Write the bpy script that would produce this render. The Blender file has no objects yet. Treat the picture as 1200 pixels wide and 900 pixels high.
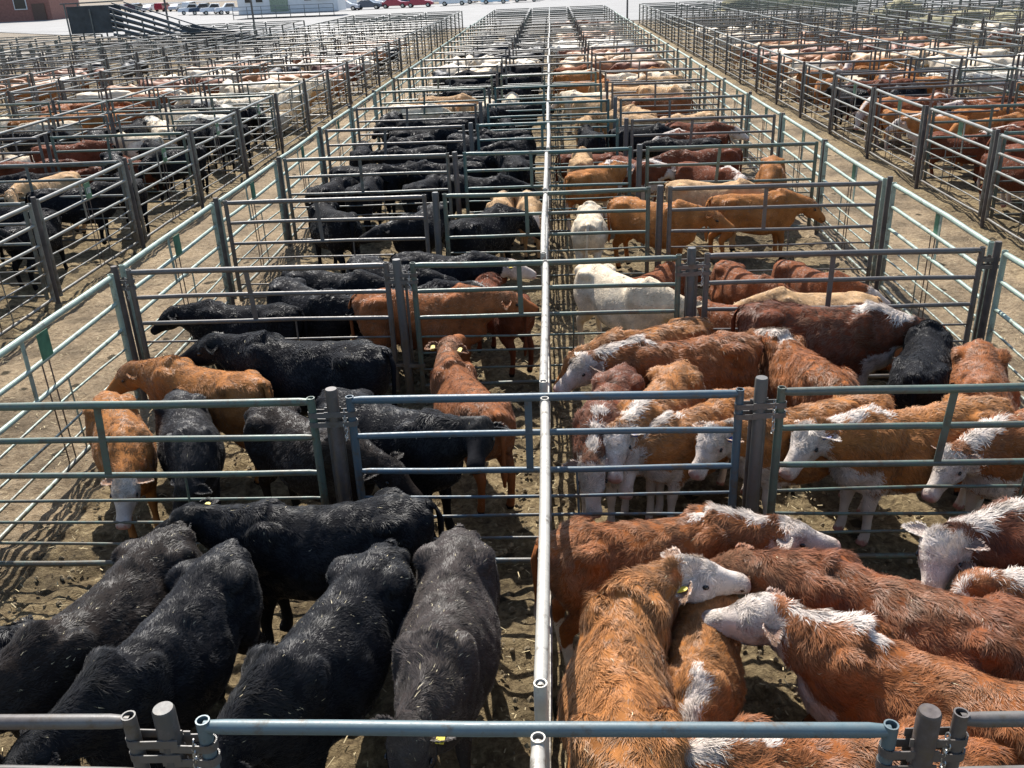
import bpy, math, random
import numpy as np
from mathutils import Matrix, Vector
random.seed(7); RNG = np.random.default_rng(7)
C = bpy.context.scene.collection
sin, cos, rad, PI = math.sin, math.cos, math.radians, math.pi
scene = bpy.context.scene

# ------------------------------------------------------------------ layout
ROWS = [2.93, 6.17, 9.66, 13.0, 16.3, 19.55] + [19.55 + 3.33*k for k in range(1, 21)]
POSTX = [-4.8, -1.6, 1.6, 4.8]
COWS=[
 ('a1', -2.67, 4.42, 258.1, 1.0044000000000002, -30.0, -12.0, -30.0, -25.0, 'blackbrown', 'none', 0, 'brownish-black cow pointing down-left, nearest the alley among the front black cows'),
 ('a2', -2.2, 4.24, 261.2, 0.9765000000000001, -33.0, -10.0, -39.0, -30.0, 'black', 'none', 0, 'shaggy black cow with a grey sheen, between the brownish-black one and the front steel post'),
 ('a3', -1.58, 5.42, 188.6, 0.9579000000000001, -11.0, 26.0, -24.0, -22.0, 'black', 'none', 0, 'big black cow standing sideways behind the front row, yellow tag in its ear'),
 ('a4', -1.25, 4.19, 251.7, 1.0044000000000002, -14.0, -18.0, -12.0, -40.0, 'black', 'none', 0, 'shaggy black cow with its head lowered behind the front post'),
 ('a5', -0.58, 4.39, 268.9, 0.9765000000000001, -7.0, 2.0, -7.0, -42.0, 'greybrown', 'none', 0, 'grey-brown black cow facing straight out beside the white divider, straw flecks on its back'),
 ('a0', -3.86, 3.89, 22.9, 0.93, -3.0, 14.0, 2.0, -20.0, 'black', 'none', 0, 'black cow of which only the face shows at the side of the front pen'),
 ('b1', 0.38, 3.85, 94.5, 1.0416, -69.0, 12.0, -89.0, -8.0, 'orange', 'face', 0, 'woolly orange cow seen from behind with its white face turned to another cow'),
 ('b2', 0.74, 5.24, 10.9, 0.93, -16.0, 8.0, -11.0, -12.0, 'red', 'full', 0, 'red cow with white face and crest looking away from the divider behind the orange one'),
 ('b3', 0.9, 4.23, 256.2, 0.8184, 6.0, -20.0, -1.0, -50.0, 'orange', 'full', 0, 'small tan cow with a white tuft between its horns, hemmed in under two larger ones'),
 ('b4', 2.05, 3.81, 142.5, 0.9672000000000001, 7.0, 18.0, 22.0, -15.0, 'red', 'full', 0, 'big shaggy red cow with white crest touching noses with the orange one'),
 ('b5', 2.08, 4.42, 147.6, 1.0044000000000002, 10.0, 0.0, 17.0, -25.0, 'redbrown', 'none', 0, 'shaggy red-brown cow pressed close behind the big white-crested one'),
 ('b6', 1.4, 3.31, 178.4, 0.93, 4.0, 0.0, 2.0, -30.0, 'red', 'full', 0, 'red cow with white curly neck pressed along the front gate'),
 ('b7', 3.46, 5.12, 173.8, 1.0230000000000001, 31.0, 14.0, 64.0, -40.0, 'darkred', 'full', 0, 'dark red cow with a broad curly white face and white mane'),
 ('b8', 3.47, 4.35, 149.0, 0.93, 21.0, 12.0, 51.0, -30.0, 'red', 'patch', 0, 'cow with a brown patch over its white face and a blue tag'),
 ('c1', 1.31, 8.39, 188.6, 0.9765000000000001, 1.0, 2.0, 18.0, -30.0, 'red', 'full', 0, 'red cow with a bright white face beside the divider, in the second row'),
 ('c2', 1.09, 9.0, 208.3, 0.8835, -13.0, -10.0, -8.0, -45.0, 'orange', 'none', 0, 'tan cow half hidden behind a white-faced one by the divider'),
 ('c3', 0.54, 7.26, 254.9, 0.93, 7.0, -15.0, 20.0, -58.0, 'darkred', 'full', 0, 'dark shaggy red cow with its white face near the ground by the divider'),
 ('c4', 0.99, 7.38, 243.4, 0.93, -3.0, 22.0, 19.0, -42.0, 'orange', 'full', 0, 'orange cow looking through the teal gate with a white face, blue tag'),
 ('c5', 1.33, 7.16, 217.7, 0.8556, -3.0, -8.0, 44.0, -55.0, 'orange', 'full', 0, 'orange cow with its white face held low under another white face'),
 ('c6', 2.21, 6.97, 199.0, 0.93, 1.0, 12.0, 29.0, -38.0, 'orange', 'full', 0, 'orange-brown cow whose white face is just past the teal gate post'),
 ('c7', 3.02, 6.76, 195.4, 0.9765000000000001, -7.0, 12.0, 27.0, -35.0, 'orange', 'full', 0, 'orange cow with white crest and pink nose behind the grey gate'),
 ('c8', 2.47, 8.19, 103.3, 0.93, 17.0, -8.0, 17.0, -30.0, 'red', 'mane', 0, 'woolly red cow seen from behind with a white stripe at its shoulders'),
 ('c9', 2.88, 9.08, 346.3, 1.0230000000000001, 9.0, -5.0, 4.0, -30.0, 'darkred', 'mane', 0, 'dark red cow standing sideways against the third row gate'),
 ('c10', 3.69, 8.34, 62.0, 0.93, 23.0, -15.0, 18.0, -40.0, 'black', 'none', 0, 'the only black cow among the red white-faced cows'),
 ('c11', 3.94, 7.71, 249.1, 0.93, 29.0, -8.0, 36.0, -45.0, 'red', 'face', 0, 'red cow at the alley corner facing out, behind the grey gate'),
 ('c12', 3.94, 6.8, 215.5, 0.93, -11.0, 0.0, -1.0, -40.0, 'red', 'full', 0, 'white-faced red cow at the very edge of the second row'),
 ('d1', -3.79, 7.14, 304.6, 0.8835, -20.0, -20.0, -30.0, -45.0, 'orange', 'face', 0, 'reddish cow with a white muzzle looking down beside the alley fence'),
 ('d2', -3.35, 8.07, 154.8, 0.93, 13.0, 8.0, 40.0, -35.0, 'orange', 'none', 0, 'orange cow with a yellow tag, head over the backs by the fence corner'),
 ('d3', -3.17, 7.12, 298.3, 0.8835, -20.0, -28.0, -58.0, -50.0, 'blackgrey', 'none', 0, 'grey-black shaggy cow seen from above between the two orange cows'),
 ('d4', -2.0, 6.83, 323.0, 0.93, 7.0, -2.0, 7.0, -30.0, 'blackbrown', 'none', 0, 'dull black cow nosing under the gate post, ear up'),
 ('d5', -1.34, 6.98, 324.2, 0.9765000000000001, 24.0, 26.0, -59.0, -20.0, 'black', 'none', 0, 'black cow resting its chin on the teal gate and looking out'),
 ('d6', -0.75, 7.67, 117.7, 0.93, -23.0, 34.0, -43.0, 0.0, 'redorange', 'none', 0, 'red-orange calf seen from behind with its ears spread'),
 ('d7', -2.39, 8.31, 167.2, 1.0695, 5.0, 18.0, 21.0, -20.0, 'black', 'none', 0, 'glossy black cow sideways with a yellow tag near the corner post'),
 ('e1', -3.62, 10.09, 173.3, 0.8835, 5.0, 10.0, 12.0, -30.0, 'black', 'none', 0, 'black cow behind the glossy one, nose at the alley fence'),
 ('e2', -2.92, 10.5, 313.5, 0.93, 31.0, 5.0, 16.0, -20.0, 'black', 'none', 0, 'black cow with a pink ear tag facing the third row post'),
 ('e3', -2.75, 11.14, 334.6, 0.93, 20.0, 0.0, 20.0, -20.0, 'black', 'none', 0, 'long black cow standing sideways behind the pink-tagged one'),
 ('e4', -1.41, 10.02, 359.5, 1.0044000000000002, 0.0, 10.0, 15.0, -20.0, 'redorange', 'none', 0, 'orange-brown cow standing sideways between the post and the divider'),
 ('e5', -0.65, 10.68, 126.6, 0.8370000000000001, -57.0, 5.0, -67.0, -10.0, 'darkred', 'none', 0, 'dark red cow squeezed against the divider behind the orange-brown one'),
 ('e6', -1.71, 10.6, 15.0, 0.8835, -10.0, 14.0, -40.0, -25.0, 'black', 'blaze', 0, 'black cow with a white blaze on its face'),
 ('e7', -2.04, 11.44, 321.5, 0.93, 29.0, -5.0, 29.0, -25.0, 'black', 'none', 0, 'black cow in the middle of the third row, head hidden'),
 ('e8', -1.36, 11.76, 341.4, 0.93, 24.0, 4.0, 34.0, -20.0, 'black', 'face', 0, 'black curly cow with a greyish face at the divider'),
 ('f1', 0.89, 10.52, 302.6, 0.9765000000000001, 37.0, -12.0, -13.0, -50.0, 'cream', 'none', 0, 'cream white cow standing beside the divider in the third row'),
 ('f2', 3.35, 11.04, 169.3, 0.93, 11.0, -6.0, 31.0, -20.0, 'tan', 'none', 1, 'pale tan cow lying down in the third row'),
 ('f3', 2.23, 10.88, 151.5, 0.8370000000000001, 14.0, 10.0, 39.0, -25.0, 'redbrown', 'none', 1, 'red-brown calf lying behind the white-faced cows'),
 ('f4', 3.88, 10.17, 172.2, 0.8370000000000001, 8.0, -10.0, 8.0, -30.0, 'redorange', 'none', 1, 'red-orange calf lying along the alley end of the third row'),
 ('f5', 1.47, 12.32, 52.7, 0.8370000000000001, -23.0, -5.0, -33.0, -20.0, 'redbrown', 'none', 1, 'dark red calf lying behind the cream white cow'),
 ('f6', 2.71, 12.21, 286.9, 0.8370000000000001, 48.0, -5.0, 38.0, -25.0, 'redbrown', 'none', 1, 'red-brown calf lying at the foot of the fourth gate'),
 ('f7', 3.64, 12.21, 297.7, 0.8370000000000001, 47.0, -8.0, 62.0, -25.0, 'redbrown', 'face', 1, 'red-brown calf lying curled beside the alley fence'),
 ('g1', 0.66, 14.22, 85.6, 0.8835, 6.0, -12.0, 9.0, -40.0, 'cream', 'none', 0, 'cream cow seen from behind beside the divider in the fourth row'),
 ('g2', 1.66, 14.23, 319.8, 0.9765000000000001, 32.0, 4.0, 25.0, -25.0, 'orange', 'none', 0, 'orange-red cow looking past the fourth row post'),
 ('g3', 2.79, 15.53, 339.1, 0.9765000000000001, 26.0, -18.0, 21.0, -50.0, 'tan', 'none', 0, 'pale tan cow standing sideways with its head down'),
 ('g4', 3.36, 14.84, 9.1, 0.93, -9.0, -10.0, -9.0, -40.0, 'orange', 'none', 0, 'brownish cow half hidden behind the pale tan one'),
 ('g5', -0.82, 15.54, 267.0, 0.8370000000000001, -5.0, -15.0, -5.0, -50.0, 'tan', 'none', 0, 'tan calf nose down beside another tan calf left of the divider'),
 ('g6', -0.32, 15.53, 274.7, 0.8370000000000001, 3.0, -5.0, 0.0, -40.0, 'tan', 'face', 0, 'tan calf with a pale face looking out next to the divider'),
 ('g7', -4.09, 17.12, 71.6, 0.8835, -2.0, -10.0, -2.0, -35.0, 'black', 'none', 0, 'black cow seen from behind nearest the alley in the fourth row'),
 ('g8', -3.44, 17.1, 84.0, 0.8835, -9.0, -10.0, -14.0, -35.0, 'black', 'none', 0, 'second black cow from the alley in the fourth row, seen from behind'),
 ('g9', -2.29, 17.13, 69.7, 0.8835, -25.0, -8.0, -30.0, -30.0, 'black', 'none', 0, 'black cow near the fourth row post, head turned off'),
 ('h1', 0.68, 18.84, 86.4, 0.93, 2.0, -18.0, 6.0, -50.0, 'tan', 'none', 0, 'bony tan cow seen from behind in the fifth row by the divider'),
 ('h2', 2.98, 18.27, 199.0, 1.0230000000000001, -9.0, -2.0, 46.0, -45.0, 'darkred', 'face', 0, 'dark red-brown cow with a white face at the fifth gate'),
 ('h3', -1.26, 16.85, 339.7, 0.93, 20.0, -8.0, 20.0, -30.0, 'black', 'none', 0, 'black cow standing sideways against the teal gate of the fifth row'),
 ('h4', -3.6, 18.15, 345.0, 0.93, 15.0, 5.0, 25.0, -20.0, 'black', 'none', 0, 'black cow sideways with raised head in the fifth row'),
 ('h5', -2.05, 18.33, 177.4, 0.93, 3.0, 0.0, 3.0, -25.0, 'black', 'none', 0, 'black woolly cow turned towards the alley in the fifth row'),
 ('i1', -3.82, 27.13, 337.6, 0.9765000000000001, 22.0, -10.0, 22.0, -30.0, 'cream', 'none', 0, 'cream cow standing sideways behind many gates'),
 ('i2', -1.81, 27.75, 88.4, 0.93, -8.0, -10.0, -8.0, -30.0, 'cream', 'none', 0, 'cream cow with its rump to the gates'),
 ('i3', -1.15, 28.8, 88.6, 0.93, -9.0, -10.0, -9.0, -30.0, 'cream', 'none', 0, 'second cream cow with its rump to the gates, nearer the divider'),
 ('i4', 2.42, 24.69, 100.7, 0.9765000000000001, 69.0, 5.0, 74.0, -20.0, 'tan', 'none', 0, 'brown-tan cow curled with its rump to the gates'),
 ('i5', 3.49, 22.26, 333.9, 0.93, 26.0, 0.0, 26.0, -25.0, 'darkred', 'face', 0, 'dark red cow with a speckled face low behind the sixth gate'),
]

ORD = ['first','second','third','fourth','fifth','sixth','seventh','eighth','ninth','tenth','eleventh','twelfth','thirteenth',
       'fourteenth','fifteenth','sixteenth','seventeenth','eighteenth','nineteenth','twentieth','twenty-first','twenty-second',
       'twenty-third','twenty-fourth','twenty-fifth','twenty-sixth','twenty-seventh','twenty-eighth']

# ------------------------------------------------------------------ object helpers
def tag(o, label=None, cat=None, group=None, kind=None):
    if label: o['label'] = label
    if cat: o['category'] = cat
    if group: o['group'] = group
    if kind: o['kind'] = kind
    return o
def empty(name, loc=(0,0,0), rz=0, label=None, cat=None, group=None):
    o = bpy.data.objects.new(name, None); C.objects.link(o)
    o.location = loc; o.rotation_euler = (0,0,rz); o.empty_display_size = .2
    return tag(o, label, cat, group)
def link(name, me, parent=None, color=None):
    o = bpy.data.objects.new(name, me); C.objects.link(o)
    if parent is not None: o.parent = parent
    if color is not None: o.color = color
    return o
def copy_tree(o, parent=None):
    c = o.copy(); C.objects.link(c); c.parent = parent
    for ch in o.children: copy_tree(ch, c)
    return c
def set_color(o, col):
    o.color = col
    for ch in o.children: set_color(ch, col)

class MB:
    """collects verts / faces of several shapes for one mesh"""
    def __init__(s): s.v = []; s.f = []; s.m = []; s.mi = 0
    def box(s, c, d, R=None):
        b = len(s.v)
        for i in (-.5,.5):
            for j in (-.5,.5):
                for k in (-.5,.5):
                    p = Vector((i*d[0], j*d[1], k*d[2]))
                    if R is not None: p = R @ p
                    s.v.append((c[0]+p.x, c[1]+p.y, c[2]+p.z))
        for q in ((0,1,3,2),(4,6,7,5),(0,4,5,1),(2,3,7,6),(0,2,6,4),(1,5,7,3)):
            s.f.append(tuple(b+i for i in q)); s.m.append(s.mi)
    def tube(s, pts, r, n=10, cap=True, open_top=False):
        pts = [Vector(p) for p in pts]; b = len(s.v)
        rs = r if isinstance(r, (list, tuple)) else [r]*len(pts)
        d0 = (pts[-1]-pts[0]).normalized()
        ref = Vector((0,0,1)) if abs(d0.z) < .9 else Vector((1,0,0))
        for i, p in enumerate(pts):
            d = (pts[min(i+1, len(pts)-1)] - pts[max(i-1, 0)]).normalized()
            x = d.cross(ref).normalized(); y = x.cross(d)
            for k in range(n):
                a = 2*PI*k/n
                q = p + (x*cos(a) + y*sin(a))*rs[i]; s.v.append(tuple(q))
        for i in range(len(pts)-1):
            for k in range(n):
                k2 = (k+1) % n
                s.f.append((b+i*n+k, b+i*n+k2, b+(i+1)*n+k2, b+(i+1)*n+k)); s.m.append(s.mi)
        if cap:
            s.f.append(tuple(b+k for k in reversed(range(n)))); s.m.append(s.mi)
            if not open_top:
                s.f.append(tuple(b+(len(pts)-1)*n+k for k in range(n))); s.m.append(s.mi)
        if open_top:   # rim and inner wall of an open pipe end
            e = b+(len(pts)-1)*n; p = pts[-1]; b2 = len(s.v)
            for zz, fr in ((0,.78),(-.12,.76)):
                for k in range(n):
                    o_ = Vector(s.v[e+k]) - p
                    s.v.append(tuple(p + o_*fr + Vector((0,0,zz))))
            for k in range(n):
                k2 = (k+1) % n
                s.f.append((e+k, e+k2, b2+k2, b2+k)); s.m.append(s.mi)
                s.f.append((b2+k, b2+k2, b2+n+k2, b2+n+k)); s.m.append(s.mi)
            s.f.append(tuple(b2+n+k for k in range(n))); s.m.append(s.mi)
    def prism(s, prof, x0, x1, axis='x'):
        b = len(s.v); n = len(prof)
        for X in (x0, x1):
            for a, z in prof: s.v.append((X, a, z) if axis == 'x' else (a, X, z))
        for k in range(n):
            k2 = (k+1) % n; s.f.append((b+k, b+k2, b+n+k2, b+n+k)); s.m.append(s.mi)
        s.f.append(tuple(b+k for k in reversed(range(n)))); s.m.append(s.mi)
        s.f.append(tuple(b+n+k for k in range(n))); s.m.append(s.mi)
    def mesh(s, name, mats, smooth=True):
        me = bpy.data.meshes.new(name); me.from_pydata(s.v, [], s.f); 
        for m in (mats if isinstance(mats, (list, tuple)) else [mats]): me.materials.append(m)
        if len(me.materials) > 1: me.polygons.foreach_set('material_index', s.m)
        me.validate(); me.update()
        import bmesh
        bm = bmesh.new(); bm.from_mesh(me); bmesh.ops.recalc_face_normals(bm, faces=bm.faces); bm.to_mesh(me); bm.free()
        if smooth: smooth_by_angle(me)
        return me
def smooth_by_angle(me, ang=40):
    me.polygons.foreach_set('use_smooth', [True]*len(me.polygons))
    me.set_sharp_from_angle(angle=rad(ang))

# ------------------------------------------------------------------ materials
def mat(name):
    m = bpy.data.materials.new(name); m.use_nodes = True
    nt = m.node_tree; bs = nt.nodes['Principled BSDF']
    return m, nt, bs
def N(nt, t, **kw):
    n = nt.nodes.new(t)
    for k, v in kw.items():
        if k in n.inputs: n.inputs[k].default_value = v
        else: setattr(n, k, v)
    return n
def ramp(nt, fac, stops):
    r = nt.nodes.new('ShaderNodeValToRGB'); nt.links.new(fac, r.inputs[0])
    el = r.color_ramp.elements
    while len(el) < len(stops): el.new(.5)
    for e, (p, c) in zip(el, stops):
        e.position = p; e.color = (c, c, c, 1) if isinstance(c, (int, float)) else (*c, 1)
    return r
def mix(nt, fac, a, b, mode='MIX'):
    m = nt.nodes.new('ShaderNodeMix'); m.data_type = 'RGBA'; m.blend_type = mode
    for i, v in ((0, fac), (6, a), (7, b)):
        if hasattr(v, 'is_linked') or hasattr(v, 'links'): nt.links.new(v, m.inputs[i])
        elif isinstance(v, (int, float)): m.inputs[i].default_value = v if i == 0 else (v, v, v, 1)
        else: m.inputs[i].default_value = (*v, 1)
    return m.outputs[2]
def math_(nt, op, a, b=None):
    m = nt.nodes.new('ShaderNodeMath'); m.operation = op
    for i, v in ((0, a), (1, b)):
        if v is None: continue
        if isinstance(v, (int, float)): m.inputs[i].default_value = v
        else: nt.links.new(v, m.inputs[i])
    return m.outputs[0]
def simple(name, col, rough=.7, metal=0, var=.25, scale=6, bump=0, spec=.5):
    m, nt, bs = mat(name)
    tc = N(nt, 'ShaderNodeTexCoord'); nz = N(nt, 'ShaderNodeTexNoise', Scale=scale, Detail=6)
    nt.links.new(tc.outputs['Object'], nz.inputs['Vector'])
    lo = tuple(c*(1-var) for c in col); hi = tuple(min(1, c*(1+var)) for c in col)
    r = ramp(nt, nz.outputs[0], [(.3, lo), (.7, hi)])
    nt.links.new(r.outputs[0], bs.inputs['Base Color'])
    bs.inputs['Roughness'].default_value = rough; bs.inputs['Metallic'].default_value = metal
    bs.inputs['Specular IOR Level'].default_value = spec
    if bump:
        b = N(nt, 'ShaderNodeBump', Strength=bump, Distance=.02); nt.links.new(nz.outputs[0], b.inputs['Height'])
        nt.links.new(b.outputs[0], bs.inputs['Normal'])
    return m

def pipe_material():
    m, nt, bs = mat('weathered_pipe')
    tc = N(nt, 'ShaderNodeNewGeometry'); oi = N(nt, 'ShaderNodeObjectInfo')
    n1 = N(nt, 'ShaderNodeTexNoise', Scale=2.3, Detail=8, Roughness=.65); nt.links.new(tc.outputs['Position'], n1.inputs['Vector'])
    n2 = N(nt, 'ShaderNodeTexNoise', Scale=23, Detail=6, Roughness=.7); nt.links.new(tc.outputs['Position'], n2.inputs['Vector'])
    worn = ramp(nt, n1.outputs[0], [(.44, 0), (.60, 1)])
    chips = ramp(nt, n2.outputs[0], [(.52, 0), (.60, 1)])
    steel = ramp(nt, n2.outputs[0], [(.3, (.055, .038, .032)), (.55, (.10, .078, .070)), (.8, (.17, .15, .14))])
    f = math_(nt, 'MULTIPLY', worn.outputs[0], .62)
    f2 = math_(nt, 'MULTIPLY', chips.outputs[0], .55)
    f3 = math_(nt, 'MAXIMUM', f, f2)
    f4 = math_(nt, 'MULTIPLY', f3, oi.outputs['Alpha'])
    col = mix(nt, f4, oi.outputs['Color'], steel.outputs[0])
    sx = N(nt, 'ShaderNodeSeparateXYZ'); nt.links.new(tc.outputs['Position'], sx.inputs[0])
    low = N(nt, 'ShaderNodeMapRange'); low.inputs[1].default_value = 1.15; low.inputs[2].default_value = .15; nt.links.new(sx.outputs[2], low.inputs[0])
    n3 = N(nt, 'ShaderNodeTexNoise', Scale=9, Detail=6, Roughness=.7); nt.links.new(tc.outputs['Position'], n3.inputs['Vector'])
    md = ramp(nt, math_(nt, 'ADD', n3.outputs[0], math_(nt, 'MULTIPLY', low.outputs[0], .16)), [(.54, 0), (.66, 1)])
    col = mix(nt, math_(nt, 'MULTIPLY', md.outputs[0], .75), col, (.085,.062,.036))
    nt.links.new(col, bs.inputs['Base Color'])
    rr = ramp(nt, n2.outputs[0], [(.3, .36), (.75, .62)]); nt.links.new(rr.outputs[0], bs.inputs['Roughness'])
    bs.inputs['Metallic'].default_value = .06; bs.inputs['Specular IOR Level'].default_value = .6
    b = N(nt, 'ShaderNodeBump', Strength=.25, Distance=.003); nt.links.new(n2.outputs[0], b.inputs['Height'])
    nt.links.new(b.outputs[0], bs.inputs['Normal'])
    return m
PIPE = pipe_material()
GALV = simple('galvanised_steel', (.42, .42, .40), .35, .8, .2, 40)
PLATE = simple('green_plate', (.06, .17, .10), .45, .1, .45, 9, .1)
WHITEP = simple('white_paint', (.75, .75, .73), .5, 0, .08, 6)
TAGY = simple('yellow_tag', (.80, .62, .06), .5, 0, .05)
TAGP = simple('pink_tag', (.75, .32, .30), .5, 0, .05)
TAGB = simple('blue_tag', (.04, .06, .20), .5, 0, .05)

def coat_material(fur):
    m, nt, bs = mat('cattle_hair' if fur else 'cattle_hide')
    at = N(nt, 'ShaderNodeAttribute'); at.attribute_name = 'pat'
    oi = N(nt, 'ShaderNodeObjectInfo')
    sp = N(nt, 'ShaderNodeSeparateColor'); nt.links.new(at.outputs['Color'], sp.inputs[0])
    tc = N(nt, 'ShaderNodeTexCoord')
    nz = N(nt, 'ShaderNodeTexNoise', Scale=5.5, Detail=5, Roughness=.6); nt.links.new(tc.outputs['Object'], nz.inputs['Vector'])
    v = ramp(nt, nz.outputs[0], [(.3, .72), (.7, 1.28)])
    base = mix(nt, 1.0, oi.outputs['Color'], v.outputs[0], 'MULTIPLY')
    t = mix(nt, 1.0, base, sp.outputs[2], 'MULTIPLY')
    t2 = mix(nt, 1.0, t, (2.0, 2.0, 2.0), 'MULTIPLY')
    wf = math_(nt, 'MULTIPLY', sp.outputs[0], oi.outputs['Alpha'])
    wcol = mix(nt, 1.0, mix(nt, nz.outputs[0], (.40, .31, .25), (.72, .66, .60)), sp.outputs[2], 'MULTIPLY')
    wcol = mix(nt, 1.0, wcol, (2.0, 2.0, 2.0), 'MULTIPLY')
    c1 = mix(nt, wf, t2, wcol)
    dark = mix(nt, wf, (.014, .012, .012), (.36, .17, .14))
    c2 = mix(nt, sp.outputs[1], c1, dark)
    c3 = mix(nt, at.outputs['Alpha'], c2, (.55, .47, .30))
    nt.links.new(c3, bs.inputs['Base Color'])
    bs.inputs['Roughness'].default_value = .47 if fur else .75
    bs.inputs['Specular IOR Level'].default_value = .17 if fur else .06
    if fur:
        bs.inputs['Sheen Weight'].default_value = .10; bs.inputs['Sheen Roughness'].default_value = .45
    if not fur:
        n3 = N(nt, 'ShaderNodeTexNoise', Scale=38, Detail=5, Roughness=.7, Distortion=.6); nt.links.new(tc.outputs['Object'], n3.inputs['Vector'])
        b = N(nt, 'ShaderNodeBump', Strength=.35, Distance=.02); nt.links.new(n3.outputs[0], b.inputs['Height'])
        nt.links.new(b.outputs[0], bs.inputs['Normal'])
    return m
HIDE, HAIR = coat_material(False), coat_material(True)
EYE = simple('eye', (.006, .005, .005), .12, 0, .05)

# ------------------------------------------------------------------ smooth pseudo noise for meshes
class SN:
    def __init__(s, seed, f, n=10):
        r = np.random.default_rng(seed); s.k = r.normal(size=(n,3))*f; s.p = r.uniform(0, 6.28, n)
    def __call__(s, P): return np.sin(P @ s.k.T + s.p).sum(1)/math.sqrt(len(s.p)/2)/1.6

# ------------------------------------------------------------------ cattle
def loft(rings, n=18):
    """rings: list of (centre, side vec, up vec, half width, half height, top taper)"""
    v = []; f = []
    for (c, sd, up, w, h, tp) in rings:
        for k in range(n):
            a = 2*PI*k/n; ca, sa = cos(a), sin(a)
            y = math.copysign(abs(ca)**.85, ca)*w*(1-tp*max(0, sa)); z = math.copysign(abs(sa)**.9, sa)*h
            v.append(tuple(c + sd*y + up*z))
    m = len(rings)
    for i in range(m-1):
        for k in range(n):
            k2 = (k+1) % n; f.append((i*n+k, i*n+k2, (i+1)*n+k2, (i+1)*n+k))
    f.append(tuple(reversed(range(n)))); f.append(tuple((m-1)*n+k for k in range(n)))
    return v, f
def ellipsoid(c, r, R=None, nu=12, nv=8):
    v = []; f = []
    for j in range(1, nv):
        b = PI*j/nv
        for i in range(nu):
            a = 2*PI*i/nu; p = Vector((r[0]*sin(b)*cos(a), r[1]*sin(b)*sin(a), r[2]*cos(b)))
            if R is not None: p = R @ p
            v.append(tuple(Vector(c)+p))
    for j in range(nv-2):
        for i in range(nu):
            i2 = (i+1) % nu; f.append((j*nu+i, (j+1)*nu+i, (j+1)*nu+i2, j*nu+i2))
    f.append(tuple(reversed(range(nu)))[::-1]); f.append(tuple((nv-2)*nu+i for i in reversed(range(nu))))
    return v, f

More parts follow.
